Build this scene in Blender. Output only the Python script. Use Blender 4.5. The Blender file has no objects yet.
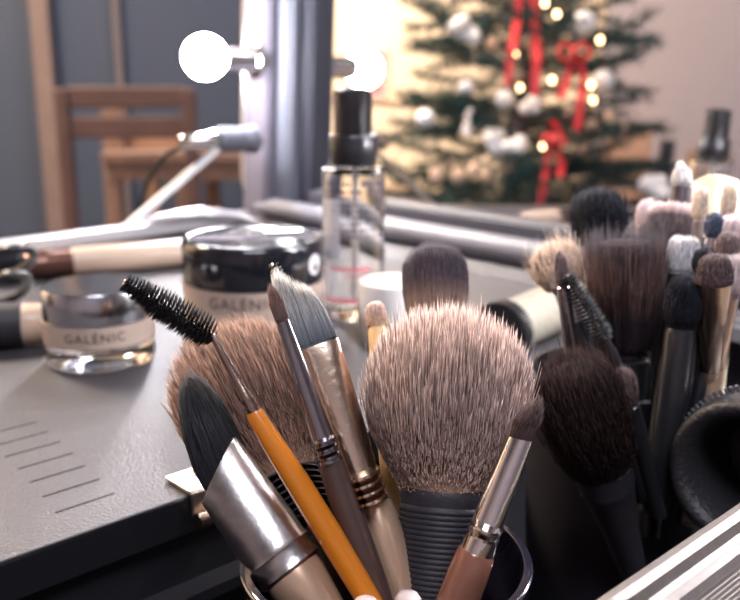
import bpy, bmesh, math, random
from mathutils import Vector, Matrix
random.seed(7)
SC = bpy.context.scene
COL = SC.collection
PI = math.pi
# ------------------------------------------------------------------ camera model
F = 910.0
TH = math.radians(14.0)
ST, CT = math.sin(TH), math.cos(TH)
T = 0.85            # height of the case's tray
HC = T + 0.127      # camera height
CAM = Vector((0, 0, HC))
def P(px, py, d):
    a, s = (px - 370.0) / F, (300.0 - py) / F
    return Vector((a * d, d * (CT + s * ST), HC + d * (s * CT - ST)))
def GZ(px, py, z):
    s = (300.0 - py) / F
    return P(px, py, (z - HC) / (s * CT - ST))
D1 = Vector((math.sin(math.radians(47)), math.cos(math.radians(47)), 0))   # along the case's long rims
NI = Vector((-D1.y, D1.x, 0))                                              # across the case, away from the camera
MT = Vector((0.682, -0.731, 0)).normalized()                               # along the mirror
LEAN = math.radians(3.0)
MNH = Vector((-0.731, -0.682, 0)).normalized()
MN = (MNH * math.cos(LEAN) + Vector((0, 0, math.sin(LEAN)))).normalized()  # mirror normal
MU = MN.cross(MT).normalized()
if MU.z < 0: MU = -MU
M0 = Vector((0.1357, 0.605, T + 0.0275))                                      # on the lower edge of the glass
def MP(s, n, u):
    return M0 + MT * s + MN * n + MU * u
def mir(p):
    return p - MN * (2 * (p - M0).dot(MN))
def V(px, py, d):          # where a thing really stands that the mirror shows at this place
    return mir(P(px, py, d))
# ------------------------------------------------------------------ materials
MATS = {}
def mat(name, col, rough=.5, metal=0.0, bump=0, scale=200, var=0.0, coat=0.0, trans=0.0, ior=1.45, emit=None, estr=0, spec=.5, sheen=0, alpha=None, aniso=False):
    if name in MATS: return MATS[name]
    m = bpy.data.materials.new(name); m.use_nodes = True
    nt = m.node_tree; N = nt.nodes; L = nt.links
    b = N['Principled BSDF']
    b.inputs['Base Color'].default_value = (*col, 1)
    b.inputs['Roughness'].default_value = rough
    b.inputs['Metallic'].default_value = metal
    b.inputs['IOR'].default_value = ior
    b.inputs['Specular IOR Level'].default_value = spec
    b.inputs['Coat Weight'].default_value = coat
    b.inputs['Coat Roughness'].default_value = .05
    b.inputs['Transmission Weight'].default_value = trans
    b.inputs['Sheen Weight'].default_value = sheen
    if emit:
        b.inputs['Emission Color'].default_value = (*emit, 1); b.inputs['Emission Strength'].default_value = estr
    if bump or var:
        tc = N.new('ShaderNodeTexCoord'); nz = N.new('ShaderNodeTexNoise')
        nz.inputs['Scale'].default_value = scale; nz.inputs['Detail'].default_value = 4
        L.new(tc.outputs['Object'], nz.inputs['Vector'])
        if bump:
            bp = N.new('ShaderNodeBump'); bp.inputs['Strength'].default_value = bump; bp.inputs['Distance'].default_value = .001
            L.new(nz.outputs['Fac'], bp.inputs['Height']); L.new(bp.outputs['Normal'], b.inputs['Normal'])
        if var:
            mx = N.new('ShaderNodeMix'); mx.data_type = 'RGBA'
            mx.inputs['A'].default_value = (*[c * (1 - var) for c in col], 1)
            mx.inputs['B'].default_value = (*[min(1, c * (1 + var)) for c in col], 1)
            L.new(nz.outputs['Fac'], mx.inputs['Factor']); L.new(mx.outputs['Result'], b.inputs['Base Color'])
    MATS[name] = m
    return m
def hair_mat(name, ramp, tipcol, tipw=.5, tpow=2.0, rough=.55, vary=.45, trans=.0):
    """ramp: colours from ferrule (0) to crown (1); tipcol: colour of each hair's own end."""
    if name in MATS: return MATS[name]
    m = bpy.data.materials.new(name); m.use_nodes = True
    nt = m.node_tree; N = nt.nodes; L = nt.links
    b = N['Principled BSDF']; b.inputs['Roughness'].default_value = rough
    b.inputs['Specular IOR Level'].default_value = .35 if sum(tipcol) > .4 else .12
    at = N.new('ShaderNodeAttribute'); at.attribute_name = 'hair'
    sp = N.new('ShaderNodeSeparateColor'); L.new(at.outputs['Color'], sp.inputs['Color'])
    cr = N.new('ShaderNodeValToRGB'); els = cr.color_ramp.elements
    els[0].position, els[0].color = ramp[0][0], (*ramp[0][1], 1)
    els[1].position, els[1].color = ramp[-1][0], (*ramp[-1][1], 1)
    for p_, c_ in ramp[1:-1]:
        e = els.new(p_); e.color = (*c_, 1)
    L.new(sp.outputs['Blue'], cr.inputs['Fac'])
    pw = N.new('ShaderNodeMath'); pw.operation = 'POWER'; pw.inputs[1].default_value = tpow; L.new(sp.outputs['Red'], pw.inputs[0])
    ml = N.new('ShaderNodeMath'); ml.operation = 'MULTIPLY'; ml.inputs[1].default_value = tipw; L.new(pw.outputs[0], ml.inputs[0])
    mx = N.new('ShaderNodeMix'); mx.data_type = 'RGBA'; L.new(ml.outputs[0], mx.inputs['Factor'])
    L.new(cr.outputs['Color'], mx.inputs['A']); mx.inputs['B'].default_value = (*tipcol, 1)
    mr = N.new('ShaderNodeMapRange'); mr.inputs['To Min'].default_value = 1 - vary; mr.inputs['To Max'].default_value = 1 + vary
    L.new(sp.outputs['Green'], mr.inputs['Value'])
    vm = N.new('ShaderNodeVectorMath'); vm.operation = 'SCALE'
    L.new(mx.outputs['Result'], vm.inputs[0]); L.new(mr.outputs['Result'], vm.inputs['Scale'])
    L.new(vm.outputs['Vector'], b.inputs['Base Color'])
    if trans:
        tr = N.new('ShaderNodeBsdfTranslucent'); L.new(vm.outputs['Vector'], tr.inputs['Color'])
        ms = N.new('ShaderNodeMixShader'); ms.inputs[0].default_value = trans
        L.new(b.outputs[0], ms.inputs[1]); L.new(tr.outputs[0], ms.inputs[2])
        L.new(ms.outputs[0], N['Material Output'].inputs['Surface'])
    MATS[name] = m
    return m
# ------------------------------------------------------------------ mesh helpers
def link(name, me, m=None, parent=None, smooth=True, mw=None):
    o = bpy.data.objects.new(name, me); COL.objects.link(o)
    if m is not None: me.materials.append(m)
    if smooth and len(me.polygons):
        me.polygons.foreach_set('use_smooth', [True] * len(me.polygons))
    if parent is not None:
        o.parent = parent
        o.matrix_parent_inverse = parent.matrix_world.inverted()
    return o
def pymesh(name, verts, faces):
    me = bpy.data.meshes.new(name); me.from_pydata(verts, [], faces); me.update(); return me
class MB:
    def __init__(s): s.v, s.f = [], []
    def add(s, vs, fs):
        b = len(s.v); s.v += [tuple(v) for v in vs]; s.f += [tuple(b + i for i in f) for f in fs]; return s
    def box(s, c, ax, ay, az, hx, hy, hz):
        c, ax, ay, az = Vector(c), Vector(ax), Vector(ay), Vector(az)
        vs = [c + ax * (hx * i) + ay * (hy * j) + az * (hz * k) for i in (-1, 1) for j in (-1, 1) for k in (-1, 1)]
        return s.add(vs, [(0, 1, 3, 2), (4, 6, 7, 5), (0, 4, 5, 1), (2, 3, 7, 6), (0, 2, 6, 4), (1, 5, 7, 3)])
    def tube(s, pts, rs, n=16, cap=True, ex=None, flat=1.0):
        """swept round (or, with flat, oval) section along pts"""
        pts = [Vector(p) for p in pts]
        if not hasattr(rs, '__len__'): rs = [rs] * len(pts)
        vs, fs = [], []
        prev = None
        for i, p in enumerate(pts):
            d = (pts[min(i + 1, len(pts) - 1)] - pts[max(i - 1, 0)])
            d = d.normalized() if d.length > 1e-12 else Vector((0, 0, 1))
            if prev is None:
                a = ex if ex is not None else (Vector((0, 0, 1)) if abs(d.z) < .9 else Vector((1, 0, 0)))
            else: a = prev
            x = (Vector(a) - d * Vector(a).dot(d)).normalized(); y = d.cross(x); prev = x
            for k in range(n):
                t = 2 * PI * k / n
                vs.append(p + x * (rs[i] * math.cos(t)) + y * (rs[i] * flat * math.sin(t)))
        for i in range(len(pts) - 1):
            for k in range(n):
                a, b = i * n + k, i * n + (k + 1) % n
                fs.append((a, b, b + n, a + n))
        if cap:
            fs.append(tuple(range(n))[::-1]); fs.append(tuple(range((len(pts) - 1) * n, len(pts) * n)))
        return s.add(vs, fs)
    def lathe(s, c, prof, n=48, ax=Vector((0, 0, 1))):
        """prof: (radius, height) pairs about axis ax through c"""
        c = Vector(c); ax = Vector(ax).normalized()
        x = ax.orthogonal().normalized(); y = ax.cross(x)
        vs, fs = [], []
        for r, h in prof:
            for k in range(n):
                t = 2 * PI * k / n
                vs.append(c + ax * h + x * (r * math.cos(t)) + y * (r * math.sin(t)))
        for i in range(len(prof) - 1):
            for k in range(n):
                a, b = i * n + k, i * n + (k + 1) % n
                fs.append((a, b, b + n, a + n))
        fs.append(tuple(range(n))[::-1]); fs.append(tuple(range((len(prof) - 1) * n, len(prof) * n)))
        return s.add(vs, fs)
    def sphere(s, c, r, n=16, sc=(1, 1, 1)):
        c = Vector(c); vs, fs = [], []
        m = n // 2
        for i in range(m + 1):
            ph = PI * i / m
            for k in range(n):
                t = 2 * PI * k / n
                vs.append(c + Vector((r * sc[0] * math.sin(ph) * math.cos(t), r * sc[1] * math.sin(ph) * math.sin(t), r * sc[2] * math.cos(ph))))
        for i in range(m):
            for k in range(n):
                a, b = i * n + k, i * n + (k + 1) % n
                fs.append((a, a + n, b + n, b))
        return s.add(vs, fs)
    def extrude(s, prof, o, ex, ey, ez, length, closed=True):
        """prof: 2-D points in the (ex, ey) plane at o, extruded along ez"""
        o, ex, ey, ez = Vector(o), Vector(ex), Vector(ey), Vector(ez); n = len(prof)
        vs = [o + ex * a + ey * b for a, b in prof] + [o + ex * a + ey * b + ez * length for a, b in prof]
        fs = [(i, (i + 1) % n, (i + 1) % n + n, i + n) for i in range(n if closed else n - 1)]
        if closed: fs += [tuple(range(n))[::-1], tuple(range(n, 2 * n))]
        return s.add(vs, fs)
    def obj(s, name, m, parent=None, smooth=False, bevel=0, auto=None):
        o = link(name, pymesh(name, s.v, s.f), m, parent, smooth)
        if bevel:
            b = o.modifiers.new('bevel', 'BEVEL'); b.width = bevel; b.segments = 2; b.limit_method = 'ANGLE'
        if smooth and auto is not False:
            sharp(o, auto or 40)
        return o
def sharp(o, deg):
    bm = bmesh.new(); bm.from_mesh(o.data)
    bmesh.ops.recalc_face_normals(bm, faces=bm.faces)
    lim = math.radians(deg)
    for e in bm.edges:
        if len(e.link_faces) == 2 and e.calc_face_angle(0) > lim: e.smooth = False
    bm.to_mesh(o.data); bm.free()
def tag(o, label, cat, group=None, kind=None):
    o['label'] = label; o['category'] = cat
    if group: o['group'] = group
    if kind: o['kind'] = kind
    return o
def struct(o):
    o['kind'] = 'structure'; return o
def empty(name, loc, label=None, cat=None, group=None):
    o = bpy.data.objects.new(name, None); COL.objects.link(o); o.location = loc; o.empty_display_size = .01
    o.matrix_world = Matrix.Translation(Vector(loc))
    if label: tag(o, label, cat, group)
    return o
def circ(a0, a1, n, r, cx=0, cy=0):
    return [(cx + r * math.cos(a0 + (a1 - a0) * i / n), cy + r * math.sin(a0 + (a1 - a0) * i / n)) for i in range(n + 1)]
# ------------------------------------------------------------------ brushes
def frame_for(tip, base):
    z = (tip - base).normalized()
    view = ((tip + base) / 2 - CAM).normalized()
    x = z.cross(view).normalized()          # across the picture
    if x.x < 0: x = -x
    y = z.cross(x)
    return x, y, z
def interp(pr, s):
    if s <= pr[0][0]: return pr[0][1:]
    for a, b in zip(pr, pr[1:]):
        if s <= b[0]:
            t = (s - a[0]) / max(1e-9, b[0] - a[0])
            t2 = t
            return tuple(a[i] + (b[i] - a[i]) * t2 for i in (1, 2))
    return pr[-1][1:]
def smooth_prof(pr, n=26):
    """Catmull-Rom through (s, rx, ry)"""
    out = []
    for i in range(len(pr) - 1):
        p0, p1, p2, p3 = pr[max(i - 1, 0)], pr[i], pr[i + 1], pr[min(i + 2, len(pr) - 1)]
        for k in range(n // (len(pr) - 1) + 1):
            t = k / (n // (len(pr) - 1) + 1)
            out.append(tuple(max(0, .5 * (2 * p1[j] + (p2[j] - p0[j]) * t + (2 * p0[j] - 5 * p1[j] + 4 * p2[j] - p3[j]) * t * t + (3 * p1[j] - p0[j] - 3 * p2[j] + p3[j]) * t ** 3)) if j else p1[0] + (p2[0] - p1[0]) * t for j in range(3)))
    out.append(pr[-1])
    return out
def loft(prof, tip, fr, n=28, slant=0, slen=1, power=2.0):
    """prof (s from tip, rx, ry) -> closed body"""
    x, y, z = fr; vs, fs = [], []
    for s, rx, ry in prof:
        for k in range(n):
            t = 2 * PI * k / n
            c, sn = math.cos(t), math.sin(t)
            if power != 2:
                c = math.copysign(abs(c) ** (2 / power), c); sn = math.copysign(abs(sn) ** (2 / power), sn)
            ss = s + slant * c * max(0, 1 - s / slen)
            vs.append(tip - z * ss + x * (rx * c) + y * (ry * sn))
    for i in range(len(prof) - 1):
        for k in range(n):
            a, b = i * n + k, i * n + (k + 1) % n
            fs.append((a, b, b + n, a + n))
    fs.append(tuple(range(n))[::-1]); fs.append(tuple(range((len(prof) - 1) * n, len(prof) * n)))
    return vs, fs
def hair_mesh(name, paths, width, cols):
    """paths: lists of points per hair (last = tip)"""
    vs, fs, at = [], [], []
    for pts, (rnd, b0, b1, t0) in zip(paths, cols):
        m = len(pts)
        d = (pts[-1] - pts[0])
        a = d.orthogonal().normalized(); b = d.cross(a).normalized()
        base = len(vs)
        for i, p in enumerate(pts):
            t = i / (m - 1)
            w = width * (1 - .75 * t * t)
            if i < m - 1:
                for k in range(3):
                    an = 2.0944 * k
                    vs.append(p + a * (w * math.cos(an)) + b * (w * math.sin(an)))
                    at += [t0 + (1 - t0) * t, rnd, b0 + (b1 - b0) * t, 1]
            else:
                vs.append(p); at += [1, rnd, b1, 1]
        for i in range(m - 2):
            for k in range(3):
                q, r = base + i * 3 + k, base + i * 3 + (k + 1) % 3
                fs.append((q, r, r + 3, q + 3))
        q = base + (m - 2) * 3
        for k in range(3): fs.append((q + k, q + (k + 1) % 3, base + 3 * (m - 1)))
    me = pymesh(name, vs, fs)
    ca = me.color_attributes.new('hair', 'FLOAT_COLOR', 'POINT')
    ca.data.foreach_set('color', at)
    return me
def bristles(parent, tip, fr, prof, m, n=1500, width=.00012, zone=.6, fol=.4, vis=.45, jit=.05, slant=0, stray=.02, clump=0, core=.93, power=2.0, seed=1, name='bristles', flare=0.0, tipjit=.0):
    """prof from the crown (s=0) to the ferrule (s=L); metres"""
    rg = random.Random(seed)
    x, y, z = fr; L = prof[-1][0]
    pr = smooth_prof(prof, 40)
    # area weights inside the tip zone
    segs, w = [], []
    for a, b in zip(pr, pr[1:]):
        if a[0] > zone * L: break
        ds = math.hypot(b[0] - a[0], b[1] - a[1]); segs.append((a, b)); w.append(ds * (a[1] + b[1] + 1e-5))
    tot = sum(w)
    r0x, r0y = prof[-1][1], prof[-1][2]
    rmx = max(p[1] for p in pr)
    paths, cols = [], []
    clumps = [(rg.random() * 2 * PI, rg.random()) for _ in range(max(1, clump))]
    for i in range(n):
        q = rg.random() * tot; j = 0
        while j < len(w) - 1 and q > w[j]: q -= w[j]; j += 1
        a, b = segs[j]; u = rg.random()
        s = a[0] + (b[0] - a[0]) * u; rx = a[1] + (b[1] - a[1]) * u; ry = a[2] + (b[2] - a[2]) * u
        ph = rg.random() * 2 * PI
        if clump:
            ph += .5 * math.sin(ph * clump) / clump
        c, sn = math.cos(ph), math.sin(ph)
        if power != 2:
            c = math.copysign(abs(c) ** (2 / power), c); sn = math.copysign(abs(sn) ** (2 / power), sn)
        g = rg.gauss(0, 1)
        out = 1 + jit * (rg.random() - .6) + (stray * 3 * rg.random() if rg.random() < .06 else 0)
        sh = -tipjit * L * rg.random() if tipjit else 0
        s2 = s + L * (1 - out) * .6 - sh + slant * c * max(0, 1 - s / L)
        rxt, ryt = rx * out, ry * out
        pts = []
        if rg.random() < fol:
            lo = s + (L - s) * vis
            for k in range(4):
                v = k / 3; sv = lo + (s - lo) * v
                ex, ey = interp(pr, sv)
                o_ = (.985 + (out - .985) * v) * (1 + flare * v)
                sl = sv + slant * c * max(0, 1 - sv / L) + (s2 - s - slant * c * max(0, 1 - s / L)) * v
                pts.append(tip - z * sl + x * (ex * o_ * c) + y * (ey * o_ * sn))
        else:
            kx = min(1, rx / rmx)
            A = tip - z * (L) + x * (r0x * kx * c) + y * (r0y * kx * sn)
            B = tip - z * s2 + x * (rxt * c) + y * (ryt * sn)
            for k in range(4):
                v = 1 - vis + vis * k / 3
                bul = math.sin(PI * v) * .10
                p = A.lerp(B, v) + (x * (rx * c) + y * (ry * sn)) * bul
                pts.append(p)
        wob = (x * rg.gauss(0, 1) + y * rg.gauss(0, 1) + z * rg.gauss(0, .6)) * width * (1.6 if stray < .05 else 5)
        pts[-1] = pts[-1] + wob; pts[-2] = pts[-2] + wob * .4
        paths.append(pts)
        f0 = 1 - (lo if 0 else (s + (L - s) * vis)) / L
        cols.append((rg.random(), f0, 1 - s / L, 1 - vis))
    me = hair_mesh(name, paths, width, cols)
    o = link(name, me, m, parent, smooth=True)
    # the packed inside of the head
    cp = [(s + L * (1 - core) * max(0, 1 - s / (L * .5)) * .9, rx * (core if s < L * .9 else core + (1 - core) * (s / L - .9) * 10), ry * (core if s < L * .9 else .99)) for s, rx, ry in pr]
    vs, fs = loft(cp, tip, fr, 32, slant, L, power)
    b0 = len(o.data.vertices)
    me2 = pymesh('core', vs, fs)
    ca = me2.color_attributes.new('hair', 'FLOAT_COLOR', 'POINT')
    at = []
    for s, rx, ry in cp:
        for k in range(32): at += [.35, .3 + .2 * (k % 2), 1 - min(1, s / L), 1]
    ca.data.foreach_set('color', at)
    bm = bmesh.new(); bm.from_mesh(me); bm.from_mesh(me2); bm.to_mesh(me); bm.free()
    bpy.data.meshes.remove(me2)
    me.polygons.foreach_set('use_smooth', [True] * len(me.polygons))
    return o
def body(parent, name, prof, tip, fr, m, n=32, slant=0, slen=1, power=2.0, label=None, sm=False):
    if sm: prof = smooth_prof(prof, 24)
    vs, fs = loft(prof, tip, fr, n, slant, slen, power)
    o = link(name, pymesh(name, vs, fs), m, parent); sharp(o, 38)
    if label: o['label'] = label
    return o
def rings(s0, k, step, rx, ry, h):
    """crimp rings: profile points"""
    out = []
    for i in range(k):
        a = s0 + i * step
        out += [(a, rx, ry), (a + step * .3, rx + h, ry + h), (a + step * .6, rx + h, ry + h), (a + step * .85, rx, ry)]
    return out
def brush(name, label, tippx, basepx, d0, d1, head, hm, secs, group=None, end=None, **hk):
    """tippx/basepx: picture points with depths d0, d1. head: [(px from tip, half width px, depth factor)], secs: [(name, mat, [(px, hw, depth factor)], kw)]; end: total px length."""
    tip, base = P(*tippx, d0), P(*basepx, d1)
    fr = frame_for(tip, base)
    z = fr[2]
    k = d0 / F
    # scale along the axis so that picture distances hold
    pxlen = math.hypot(tippx[0] - basepx[0], tippx[1] - basepx[1]); ks = (tip - base).length / pxlen
    root = empty(name, tip - z * ((end or pxlen) * ks), label, 'makeup brush', group)
    if head:
        bristles(root, tip, fr, [(s * ks, w * k, w * k * q) for s, w, q in head], hm, **hk)
    for sec in secs:
        nm, m, pr = sec[:3]; kw = dict(sec[3]) if len(sec) > 3 else {}
        if 'slant' in kw: kw['slant'] *= ks; kw['slen'] = kw['slen'] * ks
        body(root, nm, [(s * ks, w * k, w * k * q) for s, w, q in pr], tip, fr, m, **kw)
    return root
def spoolie(parent, a, b, r0, r1, m, wire, turns=11, per=46, width=.00013, name='bristles', seed=3):
    """bottle-brush head from tip a to shank b"""
    rg = random.Random(seed)
    z = (b - a); L = z.length; z.normalize(); x = z.orthogonal().normalized(); y = z.cross(x)
    paths, cols = [], []
    n = turns * per
    for i in range(n * 2):
        u = (i // 2) / n + rg.gauss(0, .002); ph = 2 * PI * u * turns + (PI if i % 2 else 0) + rg.gauss(0, .28)
        r = (r0 + (r1 - r0) * min(1, u * 2.2)) * (1 if u < .9 else 1 - (u - .9) * 4) * (.9 + .18 * rg.random())
        c = a + z * (u * L); d = x * math.cos(ph) + y * math.sin(ph)
        paths.append([c, c + d * (r * .5), c + d * r - z * (r * .10)])
        cols.append((rg.random(), 0, 1, 0))
    o = link(name, hair_mesh(name, paths, width, cols), m, parent)
    w = MB()
    for off in (0, PI):
        pts = [a - z * .0005 + z * (L * 1.02 * i / 70) + (x * math.cos(off + i * .9) + y * math.sin(off + i * .9)) * .0004 for i in range(71)]
        w.tube(pts, .00035, 6)
    w.obj('twisted_wire', wire, parent, True)
    return o

# ------------------------------------------------------------------ shared materials
M_black = mat('black_plastic', (.018, .018, .022), .28, coat=.3)
M_blackmat = mat('matte_black_plastic', (.028, .025, .033), .55, bump=.15, scale=900)
M_tray = mat('powder_coated_black_metal', (.095, .09, .098), .36, metal=.35, bump=.6, scale=1000, var=.35)
M_alu = mat('brushed_aluminium', (.78, .77, .77), .28, metal=1, bump=.1, scale=500)
M_alud = mat('worn_aluminium', (.34, .30, .285), .5, metal=1, bump=.25, scale=350, var=.15)
M_rim = mat('anodised_beige_grey_rim', (.21, .185, .175), .5, metal=.5, bump=.15, scale=350, var=.15)
M_guard = mat('satin_silver_corner', (.45, .43, .44), .3, metal=1)
M_chrome = mat('polished_silver_metal', (.72, .69, .68), .14, metal=1, bump=.12, scale=160)
M_silver = mat('scratched_silver_ferrule', (.46, .43, .43), .30, metal=1, bump=.10, scale=420, var=.25)
M_gold = mat('champagne_gold_metal', (.72, .55, .43), .22, metal=1, bump=.25, scale=180, var=.12)
M_champ = mat('champagne_lacquer', (.58, .39, .27), .3, metal=.5, coat=.5)
M_bronze = mat('brown_metal', (.34, .24, .2), .25, metal=1, bump=.2, scale=300)
M_brownwood = mat('dark_brown_wood', (.075, .042, .036), .3, var=.35, scale=90, coat=.35)
M_copper = mat('copper_brown_lacquer', (.27, .115, .08), .2, coat=.5, metal=.2, var=.2, scale=200)
M_orange = mat('orange_lacquer', (.66, .20, .012), .3, coat=.5, var=.06, scale=60)
M_cream = mat('cream_plastic', (.66, .49, .37), .35, coat=.2)
M_white = mat('white_plastic', (.86, .82, .80), .4)
M_glass = mat('clear_glass', (1, 1, 1), .02, trans=1, ior=1.45)
M_wire = mat('twisted_steel_wire', (.35, .27, .24), .3, metal=1)
M_wood = mat('pale_orange_wood', (.27, .165, .125), .5, var=.25, scale=12)
M_woodd = mat('reddish_brown_wood', (.12, .068, .06), .5, var=.25, scale=12)
M_darkfab = mat('dark_leather', (.025, .023, .027), .42, bump=.5, scale=700)

# ================================================================== ROOM
XL, XR, YB, YF, ZC = -2.55, 2.3, 2.75, -2.2, 2.6
M_wallL = mat('warm_cream_paint', (.80, .64, .47), .8, bump=.1, scale=60)
M_wallp = mat('pinkish_grey_paint', (.40, .345, .37), .8, bump=.1, scale=60)
M_wallB = mat('dark_slate_paint', (.045, .058, .092), .7, bump=.1, scale=60)
M_floor = mat('dark_brown_floor', (.05, .04, .038), .45, var=.3, scale=6)
M_ceil = mat('off_white_ceiling', (.5, .48, .47), .9, bump=.1, scale=40)
def slab(name, x0, x1, y0, y1, z0, z1, m):
    b = MB(); b.box(((x0 + x1) / 2, (y0 + y1) / 2, (z0 + z1) / 2), (1, 0, 0), (0, 1, 0), (0, 0, 1), (x1 - x0) / 2, (y1 - y0) / 2, (z1 - z0) / 2)
    return struct(b.obj(name, m))
slab('floor', XL - .1, XR + .1, YF - .1, YB + .1, -.1, 0, M_floor)
slab('ceiling', XL - .1, XR + .1, YF - .1, YB + .1, ZC, ZC + .1, M_ceil)
slab('wall_left', XL - .1, XL, YF, YB, 0, ZC, M_wallL)
slab('wall_right', XR, XR + .1, YF, YB, 0, ZC, M_wallp)
slab('wall_back', XL, XR, YB, YB + .1, 0, ZC, M_wallB)
slab('wall_front', XL, XR, YF - .1, YF, 0, ZC, M_wallp)

# table that carries the case
b = MB(); b.box((0.0, .42, T - .125), D1, NI, (0, 0, 1), .62, .48, .0125)
tb = empty('table', (0, .42, 0), 'dark table top carrying the open makeup case', 'table')
b.obj('table_top', mat('black_table_laminate', (.03, .03, .034), .4), tb, bevel=.003)
for i in (-1, 1):
    for j in (-1, 1):
        l = MB(); c = Vector((0, .42, 0)) + D1 * (.56 * i) + NI * (.42 * j)
        l.box(c + Vector((0, 0, (T - .1375) / 2)), D1, NI, (0, 0, 1), .025, .025, (T - .1375) / 2); l.obj('leg', M_blackmat, tb)

exec_parts = []
# ================================================================== MAKEUP CASE
B0 = GZ(190, 495, T); B0.z = 0                     # on the tray's near edge
C0 = GZ(605, 600, T + .025); C0.z = 0              # on the near rim
A0 = GZ(120, 231, T + .010); A0.z = 0              # on the far rim
wB = 0.0
def CP(u, v, z):                                   # case coordinates: u along D1 from B0, v across (0 at the tray edge), z above the tray
    return Vector((B0.x, B0.y, T)) + D1 * u + NI * v + Vector((0, 0, z))
def cu(p): return (p - Vector((B0.x, B0.y, p.z))).dot(D1)
def cv(p): return (p - Vector((B0.x, B0.y, p.z))).dot(NI)
vC, vA = cv(C0), cv(A0)
M0c = MP(-.2635, 0, 0)
uK = cu(M0c)
# the mirror side of the case: where the glass plane stands
uR = uK - .055
uL = -.42
case = empty('makeup_case', CP(0, .1, -.1125), 'open black makeup case with silver edges and a lighted mirror lid', 'makeup case')
# floor and walls of the case
b = MB()
zb = -.1125
b.box(CP((uL + uR) / 2, (vC + vA) / 2, zb + .004), D1, NI, (0, 0, 1), (uR - uL) / 2, (vA - vC) / 2, .004)
b.obj('case_floor', M_blackmat, case)
def wall(u0, u1, v0, v1, z0, z1, m=M_blackmat, nm='case_wall', lab=None):
    b = MB(); b.box(CP((u0 + u1) / 2, (v0 + v1) / 2, (z0 + z1) / 2), D1, NI, (0, 0, 1), (u1 - u0) / 2, (v1 - v0) / 2, (z1 - z0) / 2)
    o = b.obj(nm, m, case, bevel=.0006)
    if lab: o['label'] = lab
    return o
wall(uL, uR, vA, vA + .004, zb, .006)
wall(uL - .004, uL, vC, vA, zb, .01)
wall(uR, uR + .004, vC, vA, zb, .0)
wall(uL, uR, vC - .004, vC, zb, .018)
# near rim: ribbed aluminium extrusion
prof = [(0.0012, -.010), (.0012, .0), (0, .0012), (-.002, .0018), (-.004, .0012), (-.0048, -.0012), (-.0065, -.0016), (-.0075, -.0004), (-.0095, -.0006), (-.0105, -.002)]
xx = -.0105
for i in range(9):
    prof += [(xx - .0002, -.0022), (xx - .0006, -.0030), (xx - .0010, -.0022)]; xx -= .0011
prof += [(xx - .001, -.001), (xx - .005, -.0016), (xx - .006, -.003)]
xx -= .006
for i in range(9):
    prof += [(xx - .0002, -.0032), (xx - .0006, -.0040), (xx - .0010, -.0032)]; xx -= .0011
prof += [(xx - .003, -.0034), (xx - .008, -.005), (xx - .010, -.012), (xx - .010, -.040), (xx - .006, -.044), (-.004, -.020)]
b = MB(); b.extrude(prof, CP(uL, vC, .025), NI, Vector((0, 0, 1)), D1, uR - uL)
o = b.obj('near_rim', M_rim, case); o['label'] = 'ribbed aluminium near rim'
# far rim
pf = [(-.003, -.006), (-.003, .002), (-.001, .004), (.002, .0045), (.005, .003), (.006, 0), (.006, -.008)]
b = MB(); b.extrude(pf, CP(uL, vA, .010), NI, Vector((0, 0, 1)), D1, uR - uL - .01)
o = b.obj('far_rim', M_alu, case); o['label'] = 'bright aluminium far rim'
# rounded silver corner guard and strut foot at the far rim
q0, q1, q2, q3, q4 = P(118, 229, .70), P(160, 219, .715), P(200, 214, .73), P(238, 217, .745), P(262, 226, .74)
b = MB(); b.tube([q0, q1, q2, q3, q4], [.003, .0045, .0055, .005, .003], 14, flat=.6)
sh = b.obj('corner_guard', M_guard, case, True); sh['label'] = 'rounded bright silver corner guard'
# tray with slots
slots_px = [((55, 513), (115, 493)), ((42, 497), (100, 479)), ((29, 482), (86, 466)), ((18, 469), (73, 453)), ((5, 457), (60, 441.5)), ((-8, 447), (48, 431)), ((-20, 437), (36, 421.5))]
rects = []
for a, c in slots_px:
    pa, pc = GZ(*a, T), GZ(*c, T)
    v = (cv(pa) + cv(pc)) / 2
    rects.append((cu(pa), cu(pc), v - .0005, v + .0005))
print('slots', [(round(r[0], 4), round(r[1], 4), round(r[2], 4)) for r in rects])
us = sorted({uL, uR - .001} | {r[0] for r in rects} | {r[1] for r in rects})
vs_ = sorted({0.0, vA - .001} | {r[2] for r in rects} | {r[3] for r in rects})
b = MB()
vi = [CP(u, v, 0) for u in us for v in vs_]; fs = []
for i in range(len(us) - 1):
    for j in range(len(vs_) - 1):
        mu, mv = (us[i] + us[i + 1]) / 2, (vs_[j] + vs_[j + 1]) / 2
        if any(r[0] < mu < r[1] and r[2] < mv < r[3] for r in rects): continue
        q = i * len(vs_) + j
        fs.append((q, q + len(vs_), q + len(vs_) + 1, q + 1))
b.add(vi, fs)
tray = b.obj('tray', M_tray, case); tray['label'] = 'speckled black metal tray with a row of slots'
b = MB()
b.extrude([(0.0, .0004), (-.0006, .0002), (-.0009, -.0006), (-.0009, -.012), (0.0, -.012)], CP(uL, 0, 0), NI, Vector((0, 0, 1)), D1, uR - uL - .001)
b.obj('tray_lip', M_black, tray)
b = MB(); b.box(CP((uL + uR) / 2, vA / 2, -.0045), D1, NI, (0, 0, 1), (uR - uL) / 2 - .002, vA / 2 - .002, .0015); b.obj('slot_shade_sheet', mat('slot_shade_black', (.004, .004, .004), .9), tray)  # near-black sheet added under the slots, its colour standing in for their shade
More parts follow.
